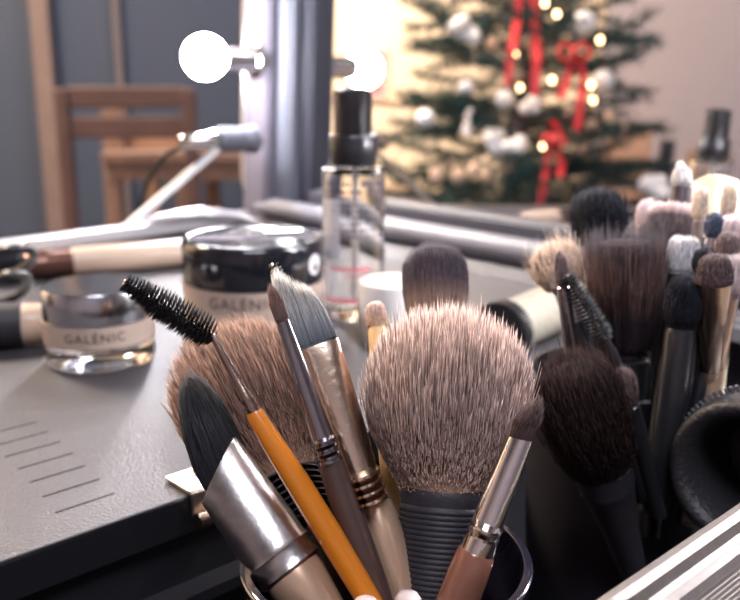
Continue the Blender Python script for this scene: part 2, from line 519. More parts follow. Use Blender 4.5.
# compartment wall below the tray with a fold
b = MB(); b.extrude([(.004, -.012), (.002, -.03), (-.001, -.034), (-.001, -.038), (.003, -.045), (.004, zb + .008), (.010, zb + .008), (.010, -.012)], CP(uL, 0, 0), NI, Vector((0, 0, 1)), D1, uR - uL - .001)
b.obj('compartment_wall', M_black, case)
# metal bracket on the tray edge
cpx = GZ(205, 484, T)
bu, bv = cu(cpx), cv(cpx)
br = MB()
br.extrude([(.011, .0006), (.011, .0020), (-.0035, .0020), (-.0048, .0012), (-.0052, -.0006), (-.0052, -.0065), (-.0038, -.0065), (-.0038, .0002), (-.003, .0006)], CP(bu - .0085, bv - .001, 0), NI, Vector((0, 0, 1)), D1, .020)
bo = br.obj('bracket', mat('worn_brass_steel', (.74, .62, .53), .32, metal=1, bump=.3, scale=300), case, bevel=.0004)
bo['label'] = 'small bent metal bracket'
b = MB(); b.lathe(CP(bu + .002, bv + .004, .002), [(.0034, 0), (.0034, .0006), (.0022, .0014), (0.0001, .0017)], 20)
b.obj('screw', M_bronze, bo, True)
b = MB(); b.tube([CP(bu - .0085, bv - .0085, -.0068), CP(bu + .009, bv - .0085, -.0068)], .0026, 14)
b.obj('hinge_pin', M_gold, bo, True)

# ---------------- lid: leaning frame with the mirror
lid = MB()
s0, s1 = -.2635, .20
hgt = .40
M_frame = mat('grey_lid_plastic', (.12, .125, .155), .42, bump=.1, scale=300)
M_hinge = mat('charcoal_hinge_plastic', (.06, .06, .072), .4)
M_framed = mat('dark_grey_lid_plastic', (.035, .036, .05), .45)
M_panel = mat('pale_mauve_light_panel', (.11, .10, .125), .35, bump=.08, scale=200)
M_mirror = mat('mirror_silvering', (.93, .93, .93), .0, metal=1)
b = MB(); b.add([MP(s0 - .003, 0, -.004), MP(s1 + .003, 0, -.004), MP(s1 + .003, 0, hgt + .004), MP(s0 - .003, 0, hgt + .004)], [(0, 1, 2, 3)])
b.add([MP(s0 - .003, -.004, -.004), MP(s1 + .003, -.004, -.004), MP(s1 + .003, -.004, hgt + .004), MP(s0 - .003, -.004, hgt + .004)], [(3, 2, 1, 0)])
mo = b.obj('mirror', M_mirror, case); mo['label'] = 'large rectangular mirror'
# stepped frame, left and right: profile in (s, n) extruded upwards
def side(sgn, sx):
    S = lambda a: sx + sgn * a
    p1 = [(0, -.006), (0, .010), (.006, .014), (.012, .014), (.012, -.006)]
    p2 = [(.012, -.006), (.012, .022), (.018, .026), (.030, .026), (.030, -.006)]
    p3 = [(.030, -.006), (.030, .032), (.034, .036), (.062, .036), (.066, .034), (.066, -.006)]
    for nm, pr, m in (('inner_frame', p1, M_framed), ('middle_frame', p2, M_frame), ('bulb_panel', p3, M_panel)):
        b = MB(); b.extrude([(S(a), n) for a, n in pr], M0 - MU * .028, MT, MN, MU, hgt + .09)
        b.obj(nm, m, case)
side(-1, s0); side(1, s1)
# top of the frame
b = MB(); b.extrude([(hgt, -.006), (hgt, .014), (hgt + .06, .034), (hgt + .064, -.006)], M0 + MT * (s0 - .066), MU, MN, MT, s1 - s0 + .132); b.obj('top_frame', M_panel, case)
# back shell of the lid
b = MB(); b.box(MP((s0 + s1) / 2, -.016, hgt / 2 + .01), MT, MN, MU, (s1 - s0) / 2 + .07, .010, hgt / 2 + .055); b.obj('lid_back', M_blackmat, case, bevel=.008)
# silver outer edge with a rounded lower corner (left side), runs on below the frame
edge = []
for u in (hgt + .06, .2, .1, .05): edge.append(MP(s0 - .070, .030, u))
for i in range(9):
    a = PI + PI / 2 * i / 8
    edge.append(MP(s0 - .070 + .035 + .035 * math.cos(a), .030, .008 + .035 + .035 * math.sin(a) - .028 + .0))
edge.append(MP(s0 - .01, .030, -.0215)); 
b = MB(); b.tube(edge, .0042, 14, ex=MN); o = b.obj('silver_edge', M_alu, case, True); o['label'] = 'bright silver outer edge'
# bottom rails, profile in (n, u)
L_ = s1 - s0 + .02
b = MB(); b.extrude([(-.006, 0), (.010, 0), (.014, -.003), (.0155, -.0185), (-.006, -.0185)], M0 + MT * (s0 - .0), MN, MU, MT, L_); b.obj('sill_frame', M_framed, case)
b = MB(); b.extrude([(0, .0006), (.010, .0006), (.0125, -.0008), (.0125, -.0016), (0, -.0006)], M0 + MT * (s0 - .0), MN, MU, MT, L_); b.obj('sill_edge', M_hinge, case)
b = MB(); b.extrude(circ(0, 2 * PI, 23, .0092, .028, -.0182), M0 + MT * (s0 - .045), MN, MU, MT, L_ + .05); o = b.obj('padded_rail', mat('satin_grey_rail', (.17, .17, .20), .35), case, True)
b = MB(); b.extrude([(.030, -.030), (.030, -.026), (.044, -.026), (.046, -.024), (.050, -.024), (.052, -.0265), (.056, -.0265), (.058, -.0245), (.062, -.0245), (.064, -.027), (.068, -.0275), (.070, -.034), (.03, -.034)], M0 + MT * (s0 - .05), MNH, Vector((0, 0, 1)), MT, L_ + .05); b.obj('hinge_rail', M_hinge, case)
b = MB(); b.extrude([(-.03, -.11), (-.03, -.028), (.030, -.028), (.030, -.11)], M0 + MT * (s0 - .05), MNH, Vector((0, 0, 1)), MT, L_ + .05); b.obj('case_wall', M_blackmat, case)
# bulbs
M_bulb = mat('glowing_white_bulb', (1, 1, 1), .4, emit=(.97, .95, 1), estr=110)
BC = P(205, 57, .748)
b_n = (BC - M0).dot(MN); b_s = (BC - M0).dot(MT); b_u = (BC - M0).dot(MU)
print('bulb s n u', b_s, b_n, b_u)
def bulb(s, u, n=None, r=.0180):
    n = b_n if n is None else n
    c = MP(s, n, u)
    sk = MB(); sk.lathe(MP(s, .036, u), [(.015, 0), (.015, .003), (.0125, .005), (.0105, .006), (.0105, max(.012, n - .036 - r * .85))], 24, MN)
    so = sk.obj('socket', M_chrome, case, True)
    bb = MB()
    pr = [(.0075, -.026 + .0), (.0078, -.021), (.0090, -.0175)] + [(r * math.sin(a), -r * math.cos(a)) for a in [PI * k / 16 for k in range(4, 16)]] + [(.0001, r)]
    bb.lathe(c, pr, 28, MN); bo = bb.obj('light_bulb', M_bulb, so, True); bo['label'] = 'glowing white globe bulb'
bsp = .125
bulb(b_s, b_u); bulb(b_s, b_u + bsp); bulb(b_s, b_u + 2 * bsp)
sr = s1 + .05
for k in (0, 1, 2): bulb(sr, b_u + k * bsp)
# clamp with cable on the lid's edge, and the strut
c1, c2, c3 = P(180, 143, .742), P(216, 140, .752), P(258, 139, .772)
b = MB(); b.tube([c1, c1.lerp(c2, .08), c1.lerp(c2, .8), c1.lerp(c2, .82), c2], [.005, .007, .0075, .009, .009], 18); o = b.obj('strut_knob', M_chrome, case, True)
b = MB(); b.tube([c2, c2.lerp(c3, .04), c2.lerp(c3, .7), c2.lerp(c3, .72), c3.lerp(c2, .06), c3], [.008, .0105, .0105, .012, .012, .009], 18); b.obj('strut_clamp', M_frame, case, True)
b = MB(); e0, e1 = P(218, 148, .752), P(124, 229, .70)
b.tube([e0, e1], [.0042, .0042], 4, flat=.55, ex=Vector((1, 0, 0))); o = b.obj('lid_strut', M_alu, case); o['label'] = 'slanting silver lid strut'
# cable
b = MB(); b.tube([P(184, 146, .742), P(168, 153, .76), P(156, 166, .79), P(146, 185, .83), P(140, 206, .86), P(137, 232, .87), P(136, 262, .88)], .0022, 10); o = b.obj('cable', M_black, case, True)

# ================================================================== CUP of the main brushes
def cup(name, label, c, zr, zf, R, m, wallt=.0016, tilt=None):
    b = MB(); h = zr - zf
    b.lathe((c.x, c.y, zf), [(0.0001, 0), (R * .86, 0), (R * .9, .002), (R * .97, h * .6), (R, h - .0018), (R + .0006, h - .0006), (R, h), (R - wallt, h), (R - wallt - .0003, h - .001), (R - wallt * 1.4, h * .6), (R * .86, .004), (0.0001, .004)], 72)
    return tag(b.obj(name, m, None, True, auto=50), label, 'cup')
cc = P(386, 555, .2205)
zfl = T + zb + .0082
cup('brush_cup', 'dark glossy round cup holding the brushes in front', cc, cc.z, zfl, .0346, mat('smoky_violet_plastic', (.022, .019, .032), .1, coat=.8))
print('cup', cc, 'T', T)

# ---- hair materials
H_big = hair_mat('powder_hair_brown_pale_backlit_tips', [(0, (.48, .31, .21)), (.13, (.32, .19, .14)), (.3, (.14, .065, .05)), (.8, (.15, .07, .054)), (1, (.28, .17, .135))], (.80, .60, .53), .95, 4.0, vary=.5, trans=.08)  # tips pale by dye, brightened further in colour to imitate backlight
H_pow2 = hair_mat('powder_hair_copper_brown', [(0, (.42, .25, .17)), (.3, (.20, .095, .068)), (.8, (.20, .10, .075)), (1, (.26, .15, .11))], (.50, .32, .25), .8, 4.0, vary=.45, trans=.08)
H_black = hair_mat('black_angled_hair', [(0, (.006, .006, .009)), (1, (.016, .016, .02))], (.07, .07, .078), .7, 2, rough=.4, vary=.9)
H_paint = hair_mat('grey_white_paint_hair', [(0, (.06, .07, .09)), (.35, (.20, .21, .24)), (.7, (.45, .43, .42)), (1, (.80, .74, .70))], (.85, .80, .76), .5, 2, vary=.6, trans=.15)
H_lip = hair_mat('fine_brown_hair', [(0, (.07, .035, .035)), (1, (.16, .085, .075))], (.22, .13, .11), .5, 2)
H_oval = hair_mat('dark_plum_tipped_hair', [(0, (.42, .29, .22)), (.3, (.30, .20, .16)), (.5, (.06, .04, .05)), (1, (.03, .021, .032))], (.06, .05, .068), .5, 2, vary=.4)
H_small = hair_mat('peach_applicator_hair', [(0, (.72, .47, .25)), (.5, (.50, .30, .24)), (1, (.72, .52, .46))], (.8, .6, .52), .4, 2)
H_spool = hair_mat('dark_spoolie_nylon', [(0, (.02, .018, .018)), (1, (.02, .018, .018))], (.03, .028, .028), .5, 2, rough=.35, vary=.5)
H_blk = hair_mat('soft_black_hair', [(0, (.01, .01, .013)), (1, (.010, .011, .018))], (.025, .027, .04), .6, 2, vary=.5)
H_blond = hair_mat('blond_goat_hair', [(0, (.74, .54, .42)), (1, (.88, .72, .60))], (.92, .80, .70), .6, 2, trans=.25)
H_duo = hair_mat('duo_fibre_hair', [(0, (.015, .012, .015)), (.35, (.03, .02, .022)), (.65, (.20, .105, .085)), (.85, (.07, .045, .05)), (1, (.03, .03, .04))], (.05, .05, .065), .5, 2, vary=.5)
H_flat = hair_mat('flat_top_hair', [(0, (.022, .017, .022)), (.8, (.04, .028, .036)), (.93, (.70, .50, .49)), (1, (.75, .55, .54))], (.7, .5, .5), .15, 3, vary=.3)
H_pink = hair_mat('pinkish_white_hair', [(0, (.50, .36, .36)), (1, (.74, .60, .62))], (.85, .75, .76), .5, 2, trans=.2)
H_taupe = hair_mat('taupe_brown_hair', [(0, (.12, .08, .08)), (1, (.15, .10, .105))], (.25, .18, .18), .5, 2)
H_white = hair_mat('white_tipped_hair', [(0, (.78, .74, .76)), (.5, (.85, .82, .83)), (1, (.10, .09, .11))], (.8, .78, .8), .3, 2)
H_dkb = hair_mat('dark_brown_fluffy_hair', [(0, (.015, .010, .011)), (1, (.028, .017, .018))], (.08, .048, .045), .6, 2.5, vary=.6)
H_beige = hair_mat('beige_hair', [(0, (.55, .42, .32)), (1, (.75, .62, .50))], (.85, .72, .6), .5, 2)
H_navy = hair_mat('navy_hair', [(0, (.04, .05, .09)), (1, (.06, .075, .13))], (.1, .12, .2), .5, 2)

GR = 'makeup brushes in the front cup'
# 1 big powder brush
r = brush('powder_brush', 'large round fluffy brown powder brush with pale tips and black ribbed handle', (453, 304), (436, 600), .236, .226,
      [(0, 2, 1), (4, 22, 1), (14, 44, 1), (34, 64, 1), (62, 76, 1), (92, 79, 1), (124, 74, 1), (152, 62, 1), (176, 48, 1), (194, 40, 1)], H_big,
      [('ferrule', M_blackmat, [(184, 38, 1), (188, 41, 1), (196, 41.5, 1), (204, 39.5, 1)], {}),
       ('handle', M_blackmat, [(203, 39, 1)] + sum([[(206 + i * 5.2, 40.5 - .15 * i, 1), (207.6 + i * 5.2, 41.4 - .15 * i, 1), (209.6 + i * 5.2, 41.2 - .15 * i, 1), (211 + i * 5.2, 40 - .15 * i, 1)] for i in range(21)], []) + [(318, 36, 1), (380, 30, 1)], {})],
      group=GR, end=380, n=15000, width=.00014, zone=.93, fol=.0, vis=.22, jit=.20, stray=.035, core=.86, seed=11, tipjit=.012)
# 2 powder brush behind left
brush('powder_brush', 'rounded copper brown powder brush leaning left behind the angled black one', (215, 330), (322, 560), .268, .238,
      [(0, 2, 1), (4, 24, 1), (14, 44, 1), (34, 60, 1), (66, 68, 1), (100, 66, 1), (134, 54, 1), (160, 42, 1), (180, 36, 1)], H_pow2,
      [('ferrule', M_black, [(172, 35, 1), (176, 37.5, 1)] + rings(182, 8, 6, 36, 36 / 36, 1) + [(232, 34, 1), (262, 24, 1)], {}),
       ('handle', M_black, [(255, 24, 1), (300, 16, 1), (400, 11, 1)], {})],
      group=GR, end=400, n=12000, width=.00014, zone=.92, fol=.0, vis=.24, jit=.16, stray=.03, core=.88, seed=12, tipjit=.01)
# 3 black angled brush, silver ferrule
ang = brush('angled_brush', 'slanted flat black brush in a wide scratched silver ferrule, leaning left', (147, 368), (312, 600), .226, .213,
      None, None,
      [('ferrule', M_silver, [(128, 27, .46), (128.5, 31, .52), (133, 32, .54), (165, 33, .64), (200, 33.5, .8), (226, 33, .88), (230, 34.4, .9), (233, 33, .9), (238, 34, .9), (241, 32.6, .92), (249, 33.4, .95), (252, 30, .95)], dict(slant=-46, slen=205)),
       ('handle', M_champ, [(246, 29, .95), (262, 29, 1), (300, 24, 1), (360, 17, 1)], {})], group=GR, end=360)
tp_, rt_ = P(184, 369, .2255), P(233, 492, .2215)
k_ = .2255 / F; ks_ = (tp_ - rt_).length / math.hypot(49, 123)
bristles(ang, tp_, frame_for(tp_, rt_), [(q * ks_, w * k_, w * k_ * .42) for q, w in ((0, 2), (5, 7), (18, 13.5), (44, 21), (78, 26), (106, 27), (132, 23))], H_black,
         n=4200, width=.00013, zone=.30, fol=.85, vis=.95, jit=.10, slant=-.0006, stray=.02, core=.90, seed=13, clump=15, tipjit=.03)
# 4 spoolie with orange handle
rt = empty('spoolie_brush', P(420, 690, .208), 'dark spoolie with coppery shank and bright orange handle', 'makeup brush', GR)
t0, t1 = P(126, 283, .214), P(214, 337, .213)
spoolie(rt, t0, t1, .0026, .0045, H_spool, M_wire, 13, 74, .00018)
def limb(parent, name, m, pts, n=24, label=None):
    """pts: (px, py, d, half width px)"""
    b = MB(); pp = [P(x, y, d) for x, y, d, w in pts]
    b.tube(pp, [w * d / F for x, y, d, w in pts], n)
    o = b.obj(name, m, parent, True, auto=45)
    if label: o['label'] = label
    return o
sk = []
limb(rt, 'ferrule', M_bronze, [(211, 333, .213, 2.6), (216, 342, .213, 4), (228, 364, .213, 5), (246, 397, .2125, 6.3), (248, 400.5, .2125, 7.6), (250, 404, .2125, 6.6), (251.5, 407, .2125, 8), (253.5, 410.5, .2125, 6.8), (255.5, 414, .2125, 8)], label='coppery metal shank')
limb(rt, 'handle', M_orange, [(254, 411.5, .2125, 8.2), (256, 416, .2125, 9.4), (272, 442, .212, 11), (296, 480, .212, 12.8), (328, 532, .2115, 13.5), (369, 600, .211, 12.5), (420, 690, .208, 10)], label='bright orange handle')
# 5 fine lip brush
brush('lip_brush', 'thin pointed brown lip brush with dark silver ferrule and brown wooden handle', (269, 281), (378, 600), .217, .215,
      [(0, .7, .8), (8, 3.6, .8), (22, 6.4, .8), (38, 7, .8), (46, 6.6, .8)], H_lip,
      [('ferrule', mat('dark_steel_ferrule', (.30, .28, .30), .22, metal=1, bump=.15, scale=200), [(43, 6, .8), (43.5, 7.2, .85), (90, 9, 1), (150, 11, 1)] + rings(166, 3, 8, 12.2, 1, .8) + [(192, 13, 1), (194, 12.2, 1)], {}),
       ('handle', M_brownwood, [(190, 12.4, 1), (196, 13.6, 1), (240, 15, 1), (320, 15.5, 1), (430, 11, 1)], {})],
      group=GR, end=430, n=900, width=.00009, zone=.5, fol=.8, vis=.8, jit=.08, seed=15)
# 6 second spoolie, only its end shows
rt = empty('spoolie_brush', P(408, 690, .226), 'black spoolie with black handle, mostly hidden behind the thin lip brush', 'makeup brush', GR)
spoolie(rt, P(272, 266, .236), P(300, 318, .236), .0022, .0026, H_spool, M_wire, 7, 50, .00016, seed=8)
limb(rt, 'handle', M_black, [(300, 316, .236, 3), (306, 340, .236, 8), (330, 420, .234, 13), (345, 470, .232, 13.5), (372, 560, .230, 11), (408, 690, .226, 9)])
# 7 flat paint brush
brush('foundation_brush', 'flat foundation brush with streaky grey and white bristles in a champagne metal ferrule', (288, 273), (404, 600), .2325, .2235,
      [(0, 8, .35), (2, 14, .35), (20, 19, .35), (44, 23, .35), (72, 25, .36), (84, 24.5, .4)], H_paint,
      [('ferrule', M_gold, [(80, 23, .36), (80.5, 26, .42), (84, 26, .44), (120, 24.5, .56), (165, 22, .75), (205, 19.5, .95), (212, 19, 1)] + rings(214, 4, 8, 19, 1, 1.8) + [(248, 19, 1), (250, 18, 1)], {}),
       ('handle', M_champ, [(246, 18, 1), (252, 21, 1), (290, 22.5, 1), (347, 22, 1), (440, 15, 1)], {})],
      group=GR, end=440, n=2600, width=.00016, zone=.28, fol=.6, vis=.9, jit=.06, slant=.0035, stray=.03, core=.8, seed=17, clump=13, tipjit=.10, power=2.6)
# 8 small concealer applicator
brush('concealer_brush', 'small oval peach-tipped concealer brush on a honey coloured stem', (375, 300), (400, 600), .262, .236,
      [(0, 3, .8), (4, 7.5, .8), (14, 10, .8), (26, 9.6, .8), (34, 9, .8)], H_small,
      [('ferrule', mat('honey_coloured_stem', (.72, .46, .22), .35), [(30, 8, .8), (34, 9.6, .85), (60, 10, 1), (120, 9, 1), (420, 7, 1)], {})],
      group=GR, end=420, n=1500, width=.00009, zone=.8, fol=.4, vis=.4, jit=.05, seed=18)
# 9 dark oval brush behind
brush('blending_brush', 'dark plum oval brush rising behind the large fluffy powder brush', (434, 241), (446, 600), .292, .243,
      [(0, 3, .7), (3, 14, .7), (12, 25, .7), (30, 31, .7), (56, 31, .7), (84, 26, .7), (104, 22, .7)], H_oval,
      [('ferrule', M_bronze, [(98, 21, .7), (99, 23, .75), (140, 21, .9), (190, 17, 1)], {}), ('handle', M_black, [(186, 17, 1), (260, 15, 1), (430, 9, 1)], {})],
      group=GR, end=430, n=5000, width=.00011, zone=.45, fol=.55, vis=.8, jit=.05, core=.93, seed=19)
# 10 small brush on the right
brush('detail_brush', 'short dark angled detail brush with shiny silver ferrule, leaning right at the cup rim', (537, 396), (458, 600), .204, .206,
      [(0, 1, .6), (6, 4.5, .6), (20, 9, .6), (36, 11.5, .6), (50, 11.5, .6)], hair_mat('detail_dark_hair', [(0, (.05, .03, .03)), (1, (.07, .045, .043))], (.15, .10, .095), .6, 2, vary=.6),
      [('ferrule', M_chrome, [(45, 10.5, .6), (45.5, 12, .66), (50, 12.6, .7), (95, 14.5, .9)] + rings(134, 2, 9, 16.2, 1, .9) + [(156, 17, 1), (168, 17.6, 1), (170, 16, 1)], dict(slant=-4, slen=90)),
       ('handle', M_copper, [(164, 16, 1), (168, 19, 1), (190, 20.5, 1), (230, 21, 1), (320, 14, 1)], {})],
      group=GR, end=320, n=1800, width=.00011, zone=.4, fol=.75, vis=.9, jit=.07, slant=-.0014, stray=.05, seed=20, clump=7)
# pale pencil ends between the handles
for (px, py, dd, lab) in ((408, 592, .207, 'pale pink pencil end between the handles low in the cup'), (366, 598, .199, 'white pencil end showing at the foot of the orange handle')):
    b = MB(); a = P(px, py, dd); e = P(px - 4, py + 150, dd + .006)
    b.tube([a, a.lerp(e, .01), a.lerp(e, .04), e], [.0008, .0022, .0030, .0030], 16)
    tag(b.obj('cosmetic_pencil', mat('pale_pink_lacquer', (.80, .66, .62), .35), None, True), lab, 'pencil')

# ================================================================== RIGHT GROUP in the black cup
c2_ = P(640, 470, .333)
cc2 = Vector((.0935, .322, 0))
cup('brush_cup', 'matte black cup holding the crowded dark brushes by the mirror', cc2, T + .020, zfl, .034, mat('matte_black_cup', (.026, .022, .030), .6))
GR2 = 'makeup brushes in the second cup'
def cb(name, label, tip, basex, d0, prof, hm, secs, n=1600, basey=470, d1=None, **kw):
    d1 = d1 or .318
    k = dict(width=.00018, zone=.7, fol=.4, vis=.5, jit=.08, stray=.03, core=.92, seed=hash(label) % 97 if 0 else len(label))
    k.update(kw)
    L = math.hypot(tip[0] - basex, tip[1] - basey)
    return brush(name, label, tip, (basex, basey), d0, d1, prof, hm, secs, group=GR2, end=L + 60, n=n, **k)
def dome(w, L, r=None, q=.8):
    r = r or w * .6
    return [(0, w * .05, q), (L * .04, w * .42, q), (L * .16, w * .78, q), (L * .38, w, q), (L * .62, w * .96, q), (L, r, q)]
cb('powder_brush', 'round fluffy jet black brush head standing tallest beside the mirror sill', (597, 186), 612, .335, dome(26, 66, 14, 1), H_blk, [('handle', M_black, [(62, 14, 1), (80, 13, 1), (330, 10, 1)])], n=3200, stray=.08)
cb('powder_brush', 'soft blond brush fanning out to the left of the black head', (549, 238), 624, .325, dome(24, 62, 11, .8), H_blond, [('ferrule', M_silver, [(58, 10, .8), (59, 12, .9), (90, 11, 1)]), ('handle', M_black, [(86, 11, 1), (300, 8, 1)])], n=2600, stray=.16, jit=.14)
cb('eyeshadow_brush', 'slim pointed brown brush in front of the blond one', (559, 248), 585, .285, [(0, 1, .8), (8, 4.5, .8), (24, 6.2, .8), (40, 6, .8)], H_taupe, [('ferrule', mat('dark_steel_ferrule', (.3, .28, .3), .22, metal=1), [(37, 5.8, .8), (38, 6.8, .9), (110, 7.4, 1)]), ('handle', M_black, [(106, 7.6, 1), (250, 8, 1)])], n=500, d1=.30)
rt = empty('spoolie_brush', P(640, 500, .30), 'grey ribbed spoolie slanting beside the slim brown brush', 'makeup brush', GR2)
spoolie(rt, P(567, 276, .283), P(607, 342, .285), .0032, .0040, hair_mat('grey_spoolie_nylon', [(0, (.03, .033, .036)), (1, (.05, .053, .057))], (.09, .095, .10), .5, 2, rough=.35), M_wire, 10, 44, .0002, seed=5)
limb(rt, 'handle', M_black, [(606, 340, .285, 3), (612, 352, .285, 6), (625, 400, .29, 8), (640, 500, .30, 7)])
cb('stippling_brush', 'wide stippling brush with black tips over copper brown hair', (623, 222), 626, .30, [(0, 22, .8), (2, 32, .8), (10, 35, .8), (34, 35, .8), (66, 31, .8), (110, 25, .8), (140, 23, .8)], H_duo, [('ferrule', M_black, [(132, 22, .8), (134, 25, .85), (200, 22, 1)]), ('handle', M_black, [(196, 22, 1), (300, 18, 1)])], n=5200, fol=.6, vis=.8, zone=.35, jit=.10, stray=.10, clump=11, tipjit=.06, core=.86)
cb('flat_top_brush', 'dense flat-topped dark brush with a dusty pink crown', (674, 204), 650, .335, [(0, 16, .8), (1.5, 22, .8), (8, 24, .8), (30, 24, .8), (64, 21, .8), (84, 19, .8)], H_flat, [('handle', M_black, [(78, 19, .8), (82, 21, .9), (150, 19, 1), (330, 14, 1)])], n=3800, zone=.30, jit=.03, stray=.01, core=.96)
cb('blending_brush', 'small dusty pink brush half hidden behind the flat-topped brush', (650, 197), 640, .365, dome(13, 44, 8), H_pink, [('handle', M_black, [(40, 8, 1), (330, 7, 1)])], n=900, d1=.335)
rt = cb('concealer_brush', 'dark upright brush capped with a silver slanted tip', (684, 162), 655, .35, [(0, 3, .7), (4, 6, .7), (18, 9.5, .7), (28, 10, .7)], hair_mat('silvery_hair', [(0, (.35, .33, .33)), (1, (.7, .68, .66))], (.8, .78, .76), .5, 2), [('handle', mat('dark_plum_lacquer', (.055, .04, .05), .3, coat=.4), [(26, 9, .8), (28, 10.6, .9), (60, 11, 1), (330, 9, 1)])], n=700, slant=.0015, d1=.335)
# cream brush guard / tube standing at the far right
b = MB(); a, e = P(717, 182, .365), P(690, 470, .330)
ax = (a - e).normalized()
b.lathe(e - ax * .02, [(.0088, 0), (.0094, .002), (.0098, (a - e).length), (.0094, (a - e).length + .018), (.0075, (a - e).length + .0195), (.0001, (a - e).length + .02)], 32, ax)
tag(b.obj('lotion_tube', mat('warm_cream_gloss', (.88, .76, .55), .25, coat=.5), None, True), 'shiny cream coloured round tube standing among the brushes', 'tube')
cb('blending_brush', 'narrow oval beige brush in front of the shiny cream tube', (703, 184), 672, .315, dome(7.5, 40, 5), H_beige, [('ferrule', M_silver, [(37, 4.6, 1), (38, 6, 1), (90, 6.6, 1)]), ('handle', M_black, [(86, 6.8, 1), (330, 7, 1)])], n=700)
cb('blending_brush', 'narrow beige brush at the picture edge in front of the cream tube', (732, 180), 690, .313, dome(7.5, 40, 5), H_beige, [('ferrule', M_silver, [(37, 4.6, 1), (38, 6, 1), (90, 6.6, 1)]), ('handle', M_black, [(86, 6.8, 1), (330, 7, 1)])], n=700)
cb('eyeshadow_brush', 'small navy blue brush with silver ferrule below the beige oval one', (716, 210), 676, .298, dome(8, 30, 6), H_navy, [('ferrule', M_chrome, [(27, 6, 1), (28, 7.6, 1), (50, 8, 1)]), ('handle', M_black, [(48, 8, 1), (300, 7, 1)])], n=600, d1=.305)
cb('powder_brush', 'white and pink fluffy round brush at the picture edge above the taupe ones', (737, 212), 690, .305, dome(17, 46, 10), H_pink, [('handle', M_black, [(42, 10, 1), (300, 8, 1)])], n=1300, d1=.31)
cb('blending_brush', 'dark plum round brush under the white and pink fluffy one', (731, 230), 684, .29, dome(11, 30, 8), H_taupe, [('ferrule', M_chrome, [(27, 7, 1), (28, 9, 1), (60, 9, 1)]), ('handle', M_black, [(56, 9, 1), (300, 8, 1)])], n=800, d1=.30)
cb('fan_brush', 'brush with a band of white hair against its black handle', (686, 234), 655, .30, [(0, 6, .6), (3, 12, .6), (14, 15, .6), (30, 14, .6), (44, 12, .6)], hair_mat('white_band_hair', [(0, (.45, .43, .46)), (1, (.86, .84, .86))], (.9, .88, .9), .3, 2, trans=.2), [('ferrule', M_black, [(40, 11, .7), (41, 13, .8), (120, 13, 1)]), ('handle', M_black, [(116, 13, 1), (280, 10, 1)])], n=1500, d1=.302)
cb('powder_brush', 'plain black domed brush standing before the white-haired one', (688, 270), 662, .28, dome(18, 60, 13), H_blk, [('handle', M_black, [(56, 13, 1), (60, 15, 1), (240, 13, 1)])], n=1800, d1=.296)
cb('eyeshadow_brush', 'small round black brush peeping over the flat taupe one', (707, 246), 672, .287, dome(11, 30, 8), H_blk, [('handle', M_black, [(27, 8, 1), (260, 7, 1)])], n=800, d1=.298)
cb('eyeshadow_brush', 'round taupe brush on a wide champagne ferrule', (716, 252), 706, .270, [(0, 3, .5), (3, 10, .5), (10, 15, .5), (22, 16.5, .5), (32, 16, .5)], H_taupe, [('ferrule', M_gold, [(27, 14.5, .45), (27.6, 17, .55), (60, 14.5, .8), (110, 10, 1)]), ('handle', M_champ, [(106, 10, 1), (250, 9, 1)])], n=1500, d1=.312, basey=450)
cb('powder_brush', 'pale pink powder brush behind the round taupe one', (731, 248), 700, .29, dome(20, 52, 12), H_pink, [('ferrule', M_gold, [(48, 12, 1), (49, 14, 1), (120, 11, 1)]), ('handle', M_champ, [(116, 11, 1), (260, 9, 1)])], n=1400, d1=.30)
brush('kabuki_brush', 'broad dark brown fluffy brush leaning out of the black cup', (566, 350), (618, 520), .262, .300,
      [(0, 3, .8), (5, 22, .8), (16, 34, .8), (40, 43, .8), (74, 45, .8), (104, 40, .8), (122, 31, .8)], H_dkb,
      [('ferrule', M_blackmat, [(114, 30, .8), (116, 34, .85), (135, 31, 1)]), ('handle', M_blackmat, [(131, 31, 1), (180, 22, 1), (240, 16, 1)])],
      group=GR2, end=240, n=6500, width=.00013, zone=.9, fol=.15, vis=.35, jit=.14, stray=.10, core=.88, seed=31)
brush('eyeshadow_brush', 'small brown oval brush poking up beside the broad dark brown one', (621, 364), (648, 470), .268, .285,
      dome(9, 44, 7), H_taupe, [('ferrule', M_black, [(40, 7, 1), (41, 8.6, 1), (70, 9, 1)]), ('handle', M_black, [(66, 9, 1), (160, 8, 1)])],
      group=GR2, end=160, n=1000, width=.00012, zone=.6, fol=.6, vis=.7, jit=.06, stray=.05, core=.92, seed=32)

# ---- black rolled leather pouch with a coil zip
pc = P(742, 476, .272)
ax = (CAM - pc).normalized(); ax = (ax + Vector((-.40, .0, -.28))).normalized()
rt = empty('leather_pouch', pc - ax * .05, 'black round leather pouch with a toothed zip edge beside the silver rim', 'pouch')
R_ = .0238
b = MB(); b.lathe(pc - ax * .05, [(.0001, 0), (R_ * .9, 0), (R_, .004), (R_ * 1.0, .040), (R_ * .98, .048), (R_ * .92, .0515), (R_ * .82, .052), (R_ * .72, .049), (R_ * .66, .043), (R_ * .62, .02), (.0001, .018)], 56, ax)
b.obj('pouch_body', M_darkfab, rt, True, auto=70)
b = MB(); xa = ax.orthogonal().normalized(); ya = ax.cross(xa)
for k in range(84):
    t = 2 * PI * k / 84; c = pc - ax * .012 + (xa * math.cos(t) + ya * math.sin(t)) * (R_ + .0008)
    tn = -xa * math.sin(t) + ya * math.cos(t); rd = xa * math.cos(t) + ya * math.sin(t)
    b.box(c, (tn + ax * .5).normalized(), rd, (ax - tn * .5).normalized(), .00055, .0011, .0021)
b.obj('zip', mat('dark_zip_teeth', (.09, .09, .10), .35), rt, bevel=.0002)

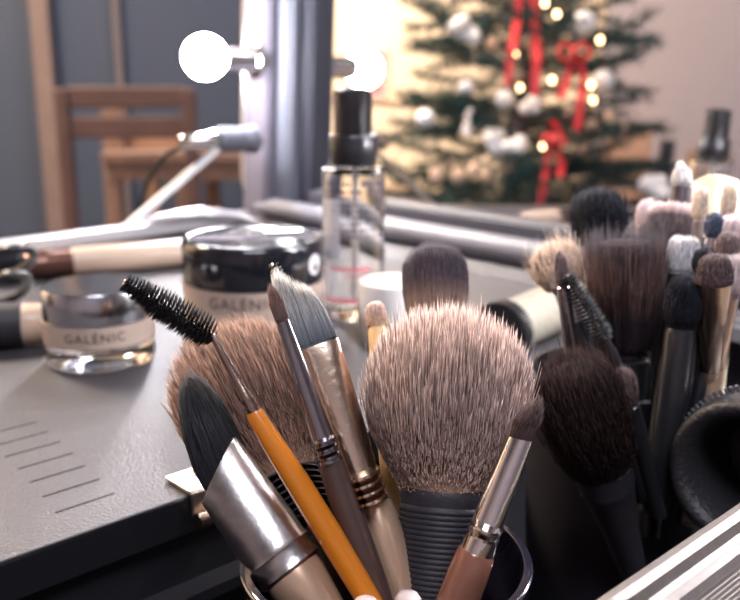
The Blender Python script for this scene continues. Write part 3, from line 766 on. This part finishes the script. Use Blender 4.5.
# ================================================================== TRAY ITEMS
def text_mesh(txt, size, spacing=1.1):
    cu_ = bpy.data.curves.new('lettering', 'FONT'); cu_.body = txt; cu_.size = size; cu_.align_x = 'CENTER'; cu_.align_y = 'CENTER'; cu_.space_character = spacing; cu_.resolution_u = 3
    cu_.extrude = .00005
    o = bpy.data.objects.new('lettering', cu_); COL.objects.link(o)
    bpy.context.view_layer.update()
    me = bpy.data.meshes.new_from_object(o.evaluated_get(bpy.context.evaluated_depsgraph_get()))
    bpy.data.objects.remove(o); bpy.data.curves.remove(cu_)
    return me
def wrap_text(txt, size, c, R, z, m, parent, ang=0, spacing=1.1, sx=1.0, name='lettering'):
    """text bent round a vertical cylinder (centre c) facing the camera (+ang)"""
    me = text_mesh(txt, size, spacing)
    base = math.atan2(CAM.y - c.y, CAM.x - c.x) + ang
    for v in me.vertices:
        x, y, h = v.co.x * sx, v.co.y, v.co.z
        a = base + x / R
        rr = R + .00012 + h
        v.co = (c.x + rr * math.cos(a), c.y + rr * math.sin(a), z + y)
    me.materials.clear()
    o = link(name, me, m, parent, smooth=False); return o
M_text = mat('warm_grey_ink', (.07, .045, .045), .5)
def ctr(px, py, R, z=T):      # centre of a round thing whose front foot stands at px, py
    p = GZ(px, py, z); d = Vector((p.x, p.y, 0)).normalized()
    return Vector((p.x + d.x * R, p.y + d.y * R, z + .0002))
# small jar
R1 = .0243; j1 = ctr(103, 376, R1)
rt = empty('cream_jar', j1, 'small cream jar with brushed silver lid and thick clear glass base', 'jar')
b = MB(); z = 0
b.lathe(j1, [(.0001, 0), (R1 * .86, 0), (R1 * .97, .0012), (R1, .004), (R1 * .985, .008), (R1 * 1.0, .012), (R1, .0205), (R1 * .96, .0215), (R1 * .80, .0215), (R1 * .80, .0125), (R1 * .70, .0095), (.0001, .009)], 64)
b.obj('glass_jar', M_glass, rt, True, auto=60)
b = MB(); b.lathe(j1, [(.0001, .0096), (R1 * .68, .0100), (R1 * .79, .0130), (R1 * .79, .0214), (.0001, .0214)], 64)
b.obj('cream', mat('beige_label_inside', (.66, .50, .41), .5), rt, True)
b = MB(); b.lathe(j1, [(R1 * 1.0005, .0115), (R1 * 1.006, .0115), (R1 * 1.006, .0210), (R1 * 1.0005, .0210)], 64)
b.obj('label', mat('beige_label', (.50, .385, .32), .45), rt, True)
wrap_text('GALÉNIC', .0056, j1, R1 * 1.006, T + .0165, M_text, rt, -.10, 1.2)
b = MB(); b.lathe(j1, [(R1 * .9, .0215), (R1 * .985, .0215), (R1 * .99, .0225), (R1 * .99, .0340), (R1 * .96, .0352), (R1 * .90, .0354), (.0001, .0352)], 64)
b.obj('lid', mat('satin_silver_lid', (.52, .53, .56), .17, metal=1, bump=.05, scale=60), rt, True, auto=50)
# large jar
R2 = .0355; j2 = ctr(256, 346, R2)
rt = empty('cream_jar', j2, 'large cream jar with glossy black lid and beige label', 'jar')
print('jar2', j2)
b = MB(); b.lathe(j2, [(.0001, 0), (R2 * .88, 0), (R2 * .97, .0015), (R2, .005), (R2, .024), (R2 * .96, .026), (R2 * .80, .026), (R2 * .80, .010), (R2 * .72, .007), (.0001, .0065)], 72)
b.obj('glass_jar', M_glass, rt, True, auto=60)
b = MB(); b.lathe(j2, [(.0001, .0070), (R2 * .71, .0075), (R2 * .79, .0105), (R2 * .79, .0258), (.0001, .0258)], 64)
b.obj('cream', mat('beige_label_inside', (.66, .50, .41), .5), rt, True)
b = MB(); b.lathe(j2, [(R2 * 1.0005, .0070), (R2 * 1.005, .0070), (R2 * 1.005, .0255), (R2 * 1.0005, .0255)], 64)
b.obj('label', mat('beige_label', (.50, .385, .32), .45), rt, True)
wrap_text('GALÉNIC', .0076, j2, R2 * 1.005, T + .0200, M_text, rt, -.16, 1.15)
wrap_text('PARIS', .0030, j2, R2 + .0002, T + .0115, M_text, rt, -.16, 1.15) if 0 else None
b = MB(); b.lathe(j2, [(R2 * .9, .026), (R2 * 1.0, .026), (R2 * 1.01, .0275), (R2 * 1.01, .0440), (R2 * .99, .0462), (R2 * .94, .0472), (R2 * .90, .0470), (R2 * .88, .0464), (.0001, .0462)], 72)
lj = b.obj('lid', mat('glossy_black_lid', (.010, .011, .016), .12, coat=.5), rt, True, auto=50)
# white round sticker on the lid
me_ = MB(); a0 = math.atan2(-j2.y, -j2.x) + .98
n = 24; vv = []
for k in range(n):
    t = 2 * PI * k / n; a = a0 + .0052 * math.cos(t) / R2; vv.append((j2.x + (R2 * 1.012 + .0001) * math.cos(a), j2.y + (R2 * 1.012 + .0001) * math.sin(a), T + .036 + .0052 * math.sin(t)))
me_.add(vv, [tuple(range(n))]); me_.obj('sticker', mat('pale_sticker', (.75, .73, .76), .5), lj)
# clear spray bottle
R3 = .0165; j3 = ctr(354, 323, R3)
rt = empty('spray_bottle', j3, 'tall clear spray bottle with black pump and faint printing', 'bottle')
zt = .0795
b = MB(); b.lathe(j3, [(.0001, 0), (R3 * .9, 0), (R3, .0015), (R3, zt - .003), (R3 * .97, zt - .001), (R3 * .9, zt), (R3 * .6, zt + .0005), (R3 * .55, zt + .003), (R3 * .45, zt + .003), (R3 * .45, zt - .001), (R3 * .86, zt - .003), (R3 * .90, zt - .006), (R3 * .90, .008), (R3 * .82, .006), (.0001, .0055)], 56)
b.obj('glass_bottle', M_glass, rt, True, auto=60)
b = MB(); b.tube([j3 + Vector((0, 0, .010)), j3 + Vector((.001, 0, zt))], .0017, 12); b.obj('dip_tube', M_white, rt, True)
b = MB(); b.lathe(j3, [(.0116, zt + .001), (.0122, zt + .002), (.0124, zt + .0155), (.0118, zt + .0165), (.0085, zt + .0168)], 40); b.obj('collar', M_black, rt, True)
b = MB(); b.lathe(j3, [(.0088, zt + .0165), (.0090, zt + .018), (.0092, zt + .036), (.0088, zt + .0385), (.0070, zt + .0400), (.0001, zt + .0403)], 40)
pn = b.obj('pump', M_black, rt, True)
b = MB(); fd = (CAM - j3); fd.z = 0; fd.normalize(); sd_ = Vector((-fd.y, fd.x, 0))
b.lathe(j3, [(.0094, zt + .017), (.0098, zt + .0175), (.0098, zt + .039), (.0094, zt + .039)], 40); b.obj('clear_cap', M_glass, rt, True)
b = MB()
rg = random.Random(4); base = math.atan2(-j3.y, -j3.x)
def patch(b, a0, a1, z0, z1, R, c):
    n = max(1, int(abs(a1 - a0) / .12)); vv = []
    for i in range(n + 1):
        a = a0 + (a1 - a0) * i / n
        vv += [(c.x + R * math.cos(a), c.y + R * math.sin(a), c.z + z0), (c.x + R * math.cos(a), c.y + R * math.sin(a), c.z + z1)]
    b.add(vv, [(2 * i, 2 * i + 2, 2 * i + 3, 2 * i + 1) for i in range(n)])
for row in range(9):
    a = base - .9
    zz = .071 - row * .0033
    while a < base + 1.1:
        w = rg.uniform(.05, .22)
        if rg.random() < .8: patch(b, a, a + w, zz, zz + (.0013 if row else .0022), R3 + .0001, j3)
        a += w + rg.uniform(.04, .09)
b.obj('printing', mat('grey_ink', (.10, .09, .13), .5), rt)
b = MB(); patch(b, base - .8, base + .55, .0275, .0290, R3 + .0001, j3); patch(b, base - .25, base + .5, .0245, .0252, R3 + .0001, j3); patch(b, base - 1.1, base + .1, .0105, .0125, R3 + .0001, j3)
b.obj('pink_stripe', mat('pink_ink', (.85, .22, .28), .5), rt)
b = MB(); patch(b, base - 1.15, base - .45, .0330, .0640, R3 + .0001, j3); b.obj('pale_label', mat('pale_lilac_label', (.80, .78, .85), .4), rt)
# white tub
R4 = .0175; j4 = ctr(394, 352, R4)
rt = empty('cosmetic_tub', j4, 'small round matte white tub beside the clear bottle', 'tub')
b = MB(); b.lathe(j4, [(.0001, 0), (R4 * .93, 0), (R4 * .97, .001), (R4 * .97, .0135), (.0001, .0135)], 48); b.obj('tub_body', mat('ivory_plastic', (.80, .71, .62), .45), rt, True)
b = MB(); b.lathe(j4, [(R4 * .9, .0137), (R4, .0137), (R4, .0285), (R4 * .97, .0302), (R4 * .9, .0307), (.0001, .0307)], 48); b.obj('lid', M_white, rt, True)
# cream mesh tube with black coil ring, lying on the tray
a = GZ(500, 358, T); a = Vector((a.x, a.y, T + .0128)); 
e = GZ(592, 312, T); e = Vector((e.x, e.y, T + .0128))
axm = (e - a).normalized()
rt = empty('brush_case', a, 'cream textured tube with black ribbed ring lying behind the big powder brush', 'tube')
m = mat('cream_woven_tube', (.36, .33, .26), .35, coat=.2)
N = m.node_tree.nodes; Lk = m.node_tree.links
tc = N.new('ShaderNodeTexCoord'); vo = N.new('ShaderNodeTexVoronoi'); vo.inputs['Scale'].default_value = 650
bp = N.new('ShaderNodeBump'); bp.inputs['Strength'].default_value = .8; bp.inputs['Distance'].default_value = .0006
Lk.new(tc.outputs['Object'], vo.inputs['Vector']); Lk.new(vo.outputs['Distance'], bp.inputs['Height']); Lk.new(bp.outputs['Normal'], N['Principled BSDF'].inputs['Normal'])
b = MB(); LL = (e - a).length
b.lathe(a, [(.0001, 0), (.0118, 0), (.0122, .002), (.0124, LL * .5), (.0122, LL), (.0001, LL + .001)], 40, axm); b.obj('tube_body', m, rt, True)
b = MB(); pts = []
xa = axm.orthogonal().normalized(); ya = axm.cross(xa)
for k in range(60):
    t = 2 * PI * k / 60; rd = xa * math.cos(t) + ya * math.sin(t)
    b.box(a + axm * .001 + rd * .0126, axm, rd, axm.cross(rd), .0042, .0013, .00045)
b.lathe(a - axm * .003, [(.0001, 0), (.0115, 0), (.0122, .001), (.0122, .007), (.0118, .008), (.0001, .008)], 40, axm)
b.obj('ribbed_ring', M_black, rt)

# ---- brushes lying behind the small jar
def lying(name, label, p0, p1, secs, grp=None):
    rt = empty(name, p1, label, 'makeup brush', grp)
    L = (p1 - p0).length; fr = frame_for(p0, p1)
    for nm, m, pr in secs: body(rt, nm, [(s * L, w, w * q) for s, w, q in pr], p0, fr, m)
    return rt, fr, L
def on(px, py, r): p = GZ(px, py, T + r); return p
rl = .0095
p0, p1 = on(-40, 272, rl), on(208, 250, rl)
rt, fr, L = lying('powder_brush', 'thick cream handled brush with coppery ferrule lying on the tray behind the small jar', p0, p1, [
    ('ferrule', mat('dark_copper_metal', (.17, .085, .065), .3, metal=.8), [(.24, .0075, 1), (.26, .0088, 1), (.30, .0090, 1), (.31, .0094, 1), (.34, .0094, 1), (.35, .009, 1), (.41, .0092, 1), (.425, .0088, 1)]),
    ('handle', M_cream, [(.42, .0088, 1), (.43, .0093, 1), (.65, .0094, 1), (.93, .0088, 1), (.985, .007, 1), (1, .003, 1)])])
bristles(rt, p0, fr, [(0, .001, .001), (.003, .005, .005), (.012, .0085, .0085), (.030, .009, .009), (L * .26, .0075, .0075)], H_blk, n=1200, width=.00018, zone=.6, fol=.5, vis=.6, seed=40)
rl = .0110
p0, p1 = on(-75, 330, rl), on(60, 322, rl)
# second lying brush: black head, cream ferrule
rt, fr, L = lying('blush_brush', 'short black brush with cream collar lying at the left edge beside the small jar', p0, p1, [
    ('handle', M_blackmat, [(0, .008, 1), (.03, .0105, 1), (.55, .0112, 1), (.72, .0106, 1), (.725, .010, 1)]),
    ('collar', M_cream, [(.72, .0100, 1), (.73, .0102, 1), (.93, .0094, 1), (.95, .0085, 1)])])
# black glossy hair clips (loops)
for i, (y0, lab) in enumerate(((262, 'upper glossy black wire loop hair clip at the left tray edge'), (288, 'lower glossy black hair clip with a silver glint at the left tray edge'))):
    b = MB(); pts = []
    for k in range(25):
        t = 2 * PI * k / 24
        pts.append(P(8 + 26 * math.cos(t) * (1 if i == 0 else .8), y0 + 12 * math.sin(t) - 6 * math.cos(t), .49 + .02 * math.sin(t) - .03 * i))
    b.tube(pts, .0024, 10, cap=False)
    tag(b.obj('hair_clip', M_black, None, True), lab, 'hair clip')

# ================================================================== BACK OF THE ROOM (seen past the case)
def lbox(parent, name, m, px0, px1, py0, py1, d, th, z_lo=None):
    """a board facing the camera direction (world axes), spanned by picture points at depth d"""
    a, c = P(px0, py0, d), P(px1, py1, d)
    z1_, z0_ = a.z, (c.z if z_lo is None else z_lo)
    b = MB(); b.box(((a.x + c.x) / 2, (a.y + c.y) / 2 + th / 2, (z0_ + z1_) / 2), (1, 0, 0), (0, 1, 0), (0, 0, 1), abs(c.x - a.x) / 2, th / 2, (z1_ - z0_) / 2)
    return b.obj(name, m, parent, bevel=.003)
# door trim on the back wall
b = MB(); p = P(33, 100, 2.55); b.box((p.x, YB - .02, 1.05), (1, 0, 0), (0, 1, 0), (0, 0, 1), .026, .02, 1.05); b.obj('trim_1', mat('beige_brown_trim', (.17, .12, .11), .6, var=.2, scale=15)); struct(bpy.data.objects['trim_1'])
p = P(124, 60, 2.7)
b = MB(); b.box((p.x, YB - .01, 1.3), (1, 0, 0), (0, 1, 0), (0, 0, 1), .010, .01, 1.3); b.obj('trim_2', mat('slate_trim', (.12, .10, .11), .6)); struct(bpy.data.objects['trim_2'])
# ladder-back wooden chair
xa_, xb_ = P(66, 150, 1.92), P(116, 150, 1.92)
ch = empty('wooden_chair', (xa_.x, xa_.y, 0), 'reddish wooden ladder-back chair standing by the desk', 'chair')
yc = xa_.y; x0_, x1_ = xa_.x, xb_.x + .16
ztop = P(66, 88, 1.92).z
for x in (x0_, x1_):
    b = MB(); b.box((x, yc, ztop / 2), (1, 0, 0), (0, 1, 0), (0, 0, 1), .014, .016, ztop / 2); b.obj('leg', M_woodd, ch, bevel=.004)
    b = MB(); b.box((x, yc - .36, .22), (1, 0, 0), (0, 1, 0), (0, 0, 1), .016, .016, .22); b.obj('leg', M_woodd, ch, bevel=.004)
for py in (97, 127):
    z = P(66, py, 1.92).z
    b = MB(); b.box(((x0_ + x1_) / 2, yc, z), (1, 0, 0), (0, 1, 0), (0, 0, 1), (x1_ - x0_) / 2 - .012, .010, .022); b.obj('back_slat', M_woodd, ch, bevel=.004)
b = MB(); b.box(((x0_ + x1_) / 2, yc - .19, .45), (1, 0, 0), (0, 1, 0), (0, 0, 1), (x1_ - x0_) / 2 + .02, .2, .015); b.obj('seat', M_woodd, ch, bevel=.005)
# desk
dd = 2.0
A, Bp = P(100, 152, dd), P(300, 152, dd)
yd = A.y
dk = empty('wooden_desk', (A.x, yd, 0), 'pale wooden desk with open dark front seen past the mirror lid', 'desk')
zt_ = A.z
x0_, x1_ = A.x, Bp.x
b = MB(); b.box(((x0_ + x1_) / 2, yd + .22, zt_ - .012), (1, 0, 0), (0, 1, 0), (0, 0, 1), (x1_ - x0_) / 2, .22, .012); b.obj('desk_top', M_wood, dk, bevel=.003)
b = MB(); b.box(((x0_ + x1_) / 2, yd + .02, zt_ - .044), (1, 0, 0), (0, 1, 0), (0, 0, 1), (x1_ - x0_) / 2 - .005, .010, .020); b.obj('apron', M_wood, dk, bevel=.002)
for px in (108, 180, 290):
    x = P(px, 190, dd).x
    b = MB(); b.box((x, yd + .03, (zt_ - .024) / 2), (1, 0, 0), (0, 1, 0), (0, 0, 1), .017, .018, (zt_ - .024) / 2); b.obj('leg', M_wood, dk, bevel=.002)
    b = MB(); b.box((x, yd + .40, (zt_ - .024) / 2), (1, 0, 0), (0, 1, 0), (0, 0, 1), .017, .018, (zt_ - .024) / 2); b.obj('leg', M_wood, dk, bevel=.002)
# things on the desk
p = P(122, 135, 2.05)
b = MB(); b.box((p.x - .02, yd + .08, zt_ + .055), (1, 0, 0), (0, 1, 0), (0, 0, 1), .022, .03, .055); tag(b.obj('wooden_box', M_wood, bevel=.003), 'upright orange wooden box on the desk corner by the chair', 'box')
p = P(150, 150, 2.0)
b = MB(); b.box((p.x, yd + .12, zt_ + .018), (1, 0, 0), (0, 1, 0), (0, 0, 1), .075, .05, .018); tag(b.obj('wooden_tray', mat('tan_board', (.42, .25, .17), .5), bevel=.003), 'low tan wooden tray on the desk behind the lid strut', 'tray')

# ================================================================== REFLECTED SIDE OF THE ROOM: tree and wall
UPT = Vector((0, 0, 1))
td = 2.45
tb_ = V(515, 150, td)
TX, TY = tb_.x, tb_.y
tree = empty('christmas_tree', (TX, TY, 0), 'green christmas tree with red bows and white ornaments, seen in the mirror', 'christmas tree')
print('tree', TX, TY)
vright = (V(540, 150, td) - V(500, 150, td)); vright.z = 0; vright.normalize()     # picture-right in the mirror
vback = (V(515, 150, td + .2) - tb_); vback.z = 0; vback.normalize()
b = MB(); b.tube([(TX, TY, .0), (TX, TY, 1.0), (TX, TY, 1.95)], [.035, .025, .006], 12); b.obj('trunk', M_brownwood, tree, True)
rg = random.Random(21)
vs, fs = [], []
stems = MB()
H0, H1, RB = .25, 1.98, .50
def radius(z): return RB * (1 - ((z - H0) / (H1 - H0))) ** .8 + .02
tips = []
for i in range(330):
    z0 = H0 + (H1 - H0) * (i / 330) ** 1.0 * .97
    az = i * 2.39996 + rg.uniform(-.3, .3)
    Lb = radius(z0) * rg.uniform(.72, 1.12)
    d = Vector((math.cos(az), math.sin(az), rg.uniform(-.4, .5)))
    o = Vector((TX, TY, z0))
    pend = o + d * Lb
    stems.tube([o, o.lerp(pend, .5) + Vector((0, 0, .01)), pend], [.004, .003, .0015], 5)
    tips.append(pend)
    side_ = d.cross(UPT).normalized()
    nt = max(4, int(Lb / .04))
    for k in range(nt):
        f = .25 + .75 * (k + 1) / nt
        bp_ = o + d * (Lb * f)
        for sg in (-1, 1, 0):
            tl = (.05 + .07 * (1 - f)) * rg.uniform(.7, 1.2) * (1 if sg else .7)
            td_ = (d.normalized() * .7 + side_ * (.75 * sg) + Vector((0, 0, rg.uniform(-.1, .25)))).normalized()
            for q in range(11):
                g = q / 10
                c = bp_ + td_ * (tl * g)
                nd = (td_ * .6 + Vector((rg.gauss(0, .6), rg.gauss(0, .6), rg.gauss(0, .6)))).normalized()
                w = nd.orthogonal().normalized() * .0022
                bb = len(vs); ln = rg.uniform(.022, .038)
                vs += [c - w, c + w, c + nd * ln]; fs.append((bb, bb + 1, bb + 2))
fo = link('foliage', pymesh('foliage', vs, fs), mat('dark_pine_green', (.045, .095, .09), .6, var=.5, scale=30), tree, smooth=False)
stems.obj('branches', M_brownwood, tree, True)
def TP(px, py, dz=-.25):     # on the mirror-facing side of the tree
    return V(px, py, td + dz)
M_bau = mat('white_bauble', (.82, .78, .78), .35)
bl = []
for k, (px, py, r, lab) in enumerate(((583, 25, .034, 'largest white ball ornament high on the christmas tree'), (425, 119, .024, 'white ball ornament on the outermost low branch of the tree'), (603, 81, .028, 'white ball ornament by the right edge of the tree'), (505, 100, .024, 'white ball ornament in the middle between the ribbons'), (466, 88, .020, 'small white ball ornament on the sparse side of the tree'))):
    c = TP(px, py, -.22)
    b = MB(); b.sphere(c, r, 20); rt = tag(b.obj('ball_ornament', M_bau, None, True), lab, 'ornament', 'white balls on the christmas tree')
    b = MB(); b.lathe(c + UPT * r * .95, [(.006, 0), (.006, .008), (.002, .010)], 10); b.obj('cap', M_gold, rt)
# white furry / feather ornaments
M_fur = mat('white_fleece', (.90, .82, .78), .8, bump=.6, scale=60)
for (px, py, w, h, lab) in ((464, 30, 20, 13, 'fluffy white ornament high on the sparse side of the tree'), (498, 142, 15, 12, 'left half of the fluffy white pair low on the tree'), (518, 148, 12, 10, 'right half of the fluffy white pair low on the tree'), (531, 105, 14, 9, 'fluffy white ornament below the long red ribbons'), (468, 120, 5, 22, 'long narrow white ornament hanging low on the sparse side'), (655, 188, 15, 12, 'fluffy white ornament on the lowest branches at the right')):
    c = TP(px, py, -.24); b = MB()
    k = (td - .24) / F
    for q in range(9):
        off = vright * (rg.uniform(-.6, .6) * w * k) + UPT * (rg.uniform(-.6, .6) * h * k) + vback * rg.uniform(-.01, .01)
        b.sphere(c + off, min(w, h) * k * rg.uniform(.5, .8), 10)
    tag(b.obj('fluffy_ornament', M_fur, None, True), lab, 'ornament', 'fluffy white ornaments on the christmas tree')
# small champagne ornaments
M_ch = mat('champagne_satin', (.75, .50, .36), .4)
for i, (px, py) in enumerate(((492, 44), (530, 40), (538, 52), (569, 112), (586, 152), (592, 130), (474, 170), (458, 176), (486, 180), (510, 166), (437, 176), (516, 75), (610, 118), (620, 128), (560, 85))):
    c = TP(px, py, -.2 + .03 * (i % 3)); b = MB(); b.sphere(c, .016 + .003 * (i % 3), 14, (1, 1, 1.25)); tag(b.obj('drop_ornament', M_ch, None, True), 'small champagne coloured drop ornament among the green branches', 'ornament', 'champagne drops on the christmas tree')
# red ribbons: bow or plain streamers
M_red = mat('red_satin_ribbon', (.72, .045, .05), .45)
def streamer(b, pts, w):
    """pts picture points; ribbon of width w px with thickness"""
    k = (td - .3) / F
    pp = [TP(x, y, -.30 + .015 * math.sin(i * 2)) for i, (x, y) in enumerate(pts)]
    n = 6
    fine = []
    for i in range(len(pp) - 1):
        for q in range(n): fine.append(pp[i].lerp(pp[i + 1], q / n))
    fine.append(pp[-1])
    vv = []; hw = w * k / 2
    for p in fine:
        for s_, t_ in ((-1, -1), (1, -1), (1, 1), (-1, 1)): vv.append(p + vright * (hw * s_) + vback * (.001 * t_))
    ff = []
    for i in range(len(fine) - 1):
        for q in range(4):
            a, c = i * 4 + q, i * 4 + (q + 1) % 4; ff.append((a, c, c + 4, a + 4))
    ff += [(3, 2, 1, 0), tuple(4 * (len(fine) - 1) + q for q in range(4))]
    b.add(vv, ff)
def bow(name, lab, streams, loops=None):
    rt = MB()
    for s_ in streams: streamer(rt, *s_)
    k = (td - .3) / F
    if loops:
        cx, cy, r = loops
        for sg in (-1, 1):
            pts = [TP(cx + sg * r * (.1 + .95 * math.sin(t * .5) ** 2 * 1.0), cy - r * .55 * math.sin(t), -.31) for t in [2 * PI * q / 14 for q in range(15)]]
            rt.tube(pts, 3.2 * k, 8, cap=False, flat=.6)
        rt.sphere(TP(cx, cy, -.32), 4.5 * k, 12)
    tag(rt.obj(name, M_red, None), lab, 'ribbon', 'red ribbons on the christmas tree')
bow('red_ribbon', 'leftmost long red ribbon streamer high on the tree', [([(521, -20), (517, 20), (512, 50), (507, 86)], 8)])
bow('red_ribbon', 'long red ribbon streamer next to the leftmost one', [([(533, -20), (535, 20), (537, 60), (534, 96)], 9)])
bow('red_ribbon', 'big red bow with two tails under the largest white ball', [([(572, 58), (568, 75), (561, 98)], 7), ([(578, 58), (584, 76), (581, 100), (577, 130)], 8)], (574, 52, 15))
bow('red_ribbon', 'lower red bow with a long tail near the mirror sill', [([(549, 145), (545, 175), (540, 208)], 7), ([(556, 148), (562, 162), (560, 176)], 7)], (554, 140, 10))
bow('red_ribbon', 'short red ribbon end above the lower bow', [([(553, 120), (557, 130)], 8)])
# fairy lights
M_fl = mat('warm_fairy_light', (1, .7, .4), .4, emit=(1, .62, .30), estr=7)
ls = empty('fairy_light_string', (TX, TY, .5), 'string of tiny warm fairy lights wound round the christmas tree', 'string lights')
spots = [(545, 3), (557, 14), (515, 55), (552, 80), (591, 85), (593, 100), (543, 146), (600, 40), (520, 88), (571, 60)]
cord = []
for px, py in spots:
    c = TP(px, py, -.27); b = MB(); b.sphere(c, .0062, 10, (1, 1, 1.3)); b.obj('bulb', M_fl, ls, True)
b = MB()
for k in range(160):
    z = .5 + 1.1 * k / 160; a = k * .35; cord.append(Vector((TX + radius(z) * .7 * math.cos(a), TY + radius(z) * .7 * math.sin(a), z)))
b.tube(cord, .0015, 5); b.obj('cord', M_black, ls, True)
# cream panelling boards on the wall behind the tree (as planks of a cabinet), and the pinkish wall beyond
pl = V(350, 0, 3.3); pr_ = V(610, 0, 3.3)
wx = XL
def wall_at(px):       # y on the left wall that the mirror shows at px
    lo, hi = 1.0, 8.0
    for _ in range(50):
        mid = (lo + hi) / 2
        if V(px, 60, mid).x > wx: lo = mid
        else: hi = mid
    return V(px, 60, lo), lo
for px in (340, 450, 600, 740):
    q, dd_ = wall_at(px); print('wall', px, tuple(round(v, 3) for v in q), round(dd_, 3))
wy0, dw0 = wall_at(600); wy1, _ = wall_at(760); wl0, _ = wall_at(320)
# pinkish section: a shallow partition panel in front of the cream wall
ya_, yb_ = sorted((wy0.y, YF))
b = MB(); b.box((XL + .03, (YF + wy0.y) / 2, ZC / 2), (1, 0, 0), (0, 1, 0), (0, 0, 1), .03, abs(wy0.y - YF) / 2, ZC / 2) if wy0.y < wl0.y else b.box((XL + .03, (YB + wy0.y) / 2, ZC / 2), (1, 0, 0), (0, 1, 0), (0, 0, 1), .03, abs(YB - wy0.y) / 2, ZC / 2)
struct(b.obj('wall_niche', M_wallp))
# picture rails on the cream part
for i, py in enumerate((46, 137)):
    z = V(395, py, _).z if 0 else P(395, py, dw0).z
    b = MB(); y_a, y_b = (wy0.y, YB) if wy0.y < wl0.y else (YF, wy0.y)
    b.box((XL + .006, (y_a + y_b) / 2, z), (1, 0, 0), (0, 1, 0), (0, 0, 1), .006, abs(y_b - y_a) / 2, .006)
    struct(b.obj('trim_%d' % (3 + i), mat('tan_trim', (.60, .42, .28), .6)))
# red printed notice on the cream wall
q, dq = wall_at(375)
hi_, lo_ = P(375, -8, dq).z, P(375, 44, dq).z
b = MB(); b.box((XL + .014, q.y, (hi_ + lo_) / 2), (1, 0, 0), (0, 1, 0), (0, 0, 1), .002, .045, (hi_ - lo_) / 2)
rt = tag(b.obj('wall_notice', mat('pale_pink_paper', (.85, .55, .52), .6)), 'pale pink notice with red marks on the cream wall', 'notice')
b = MB()
for k in range(4):
    z = lo_ + (hi_ - lo_) * (k + .6) / 4.4
    b.box((XL + .017, q.y - .005, z), (1, 0, 0), (0, 1, 0), (0, 0, 1), .001, .028, .008)
    b.box((XL + .017, q.y + .022 * (1 if k % 2 else -1), z + .012), (1, 0, 0), (0, 1, 0), (0, 0, 1), .001, .006, .012)
b.obj('red_marks', mat('red_print', (.62, .06, .07), .6), rt)
# orange wooden crate and dark speaker bar low behind the tree's right side
c = V(628, 140, 3.02)
b = MB(); b.box((c.x, c.y, c.z / 2 + .02), vright, vback, UPT, .07, .06, c.z / 2 + .02)
tag(b.obj('wooden_cabinet', mat('peach_wood', (.62, .36, .25), .6), bevel=.004), 'narrow peach wooden cabinet standing right of the christmas tree', 'cabinet')
c = V(664, 172, 2.9)
b = MB(); zt2 = V(664, 140, 2.9).z; b.box((c.x, c.y, zt2 / 2), vright, vback, UPT, .022, .02, zt2 / 2)
tag(b.obj('post', M_framed, bevel=.004), 'slim dark upright post right of the christmas tree', 'post')
c = V(706, 182, 2.75)
b = MB(); zt2 = V(706, 150, 2.75).z; b.box((c.x, c.y, zt2 / 2), vright, vback, UPT, .06, .05, zt2 / 2)
tag(b.obj('wooden_cabinet', mat('tan_cabinet', (.50, .33, .24), .6), bevel=.004), 'low tan cabinet beside the slim dark post', 'cabinet')

# ================================================================== LIGHTS
def area(name, loc, target, sx, sy, power, col):
    l = bpy.data.lights.new(name, 'AREA'); l.shape = 'RECTANGLE'; l.size = sx; l.size_y = sy; l.energy = power; l.color = col
    o = bpy.data.objects.new(name, l); COL.objects.link(o); o.location = loc
    o.rotation_euler = (Vector(target) - Vector(loc)).to_track_quat('-Z', 'Y').to_euler(); return o
area('overhead_backlight', (.35, 1.75, ZC - .03), (.2, 1.0, 0), 1.3, .7, 48, (.86, .90, 1))  # unseen light added overhead as a backlight: bright tops, dark fronts
area('front_fill_light', (.2, -.9, ZC - .03), (.2, -.9, 0), 1.0, .6, 20, (.88, .90, 1))  # unseen fill added in front to lift the dark sides
area('warm_lamp_light', (-1.5, 1.5, ZC - .03), (-2.3, 1.3, .6), .8, .5, 120, (1, .82, .64))
w = bpy.data.worlds.new('world'); SC.world = w; w.use_nodes = True
w.node_tree.nodes['Background'].inputs[0].default_value = (.55, .6, .75, 1); w.node_tree.nodes['Background'].inputs[1].default_value = .3
# ================================================================== CAMERA
cd = bpy.data.cameras.new('camera'); cam = bpy.data.objects.new('camera', cd); COL.objects.link(cam)
cam.location = CAM; cam.rotation_euler = (PI / 2 - TH, 0, 0)
cd.sensor_width = 36; cd.lens = 36 * F / 740; cd.clip_start = .01; cd.clip_end = 50
cd.dof.use_dof = True; cd.dof.focus_distance = .222; cd.dof.aperture_fstop = 16
SC.camera = cam
vs_2 = SC.view_settings; vs_2.view_transform = 'Standard'; vs_2.look = 'None'; vs_2.gamma = 1; vs_2.exposure = .95; vs_2.use_curve_mapping = False
SC.cycles.use_denoising = True
SC.cycles.max_bounces = 10; SC.cycles.transmission_bounces = 10; SC.cycles.glossy_bounces = 6; SC.cycles.transparent_max_bounces = 8
SC.cycles.sample_clamp_indirect = 6
SC.cycles.caustics_reflective = False; SC.cycles.caustics_refractive = True
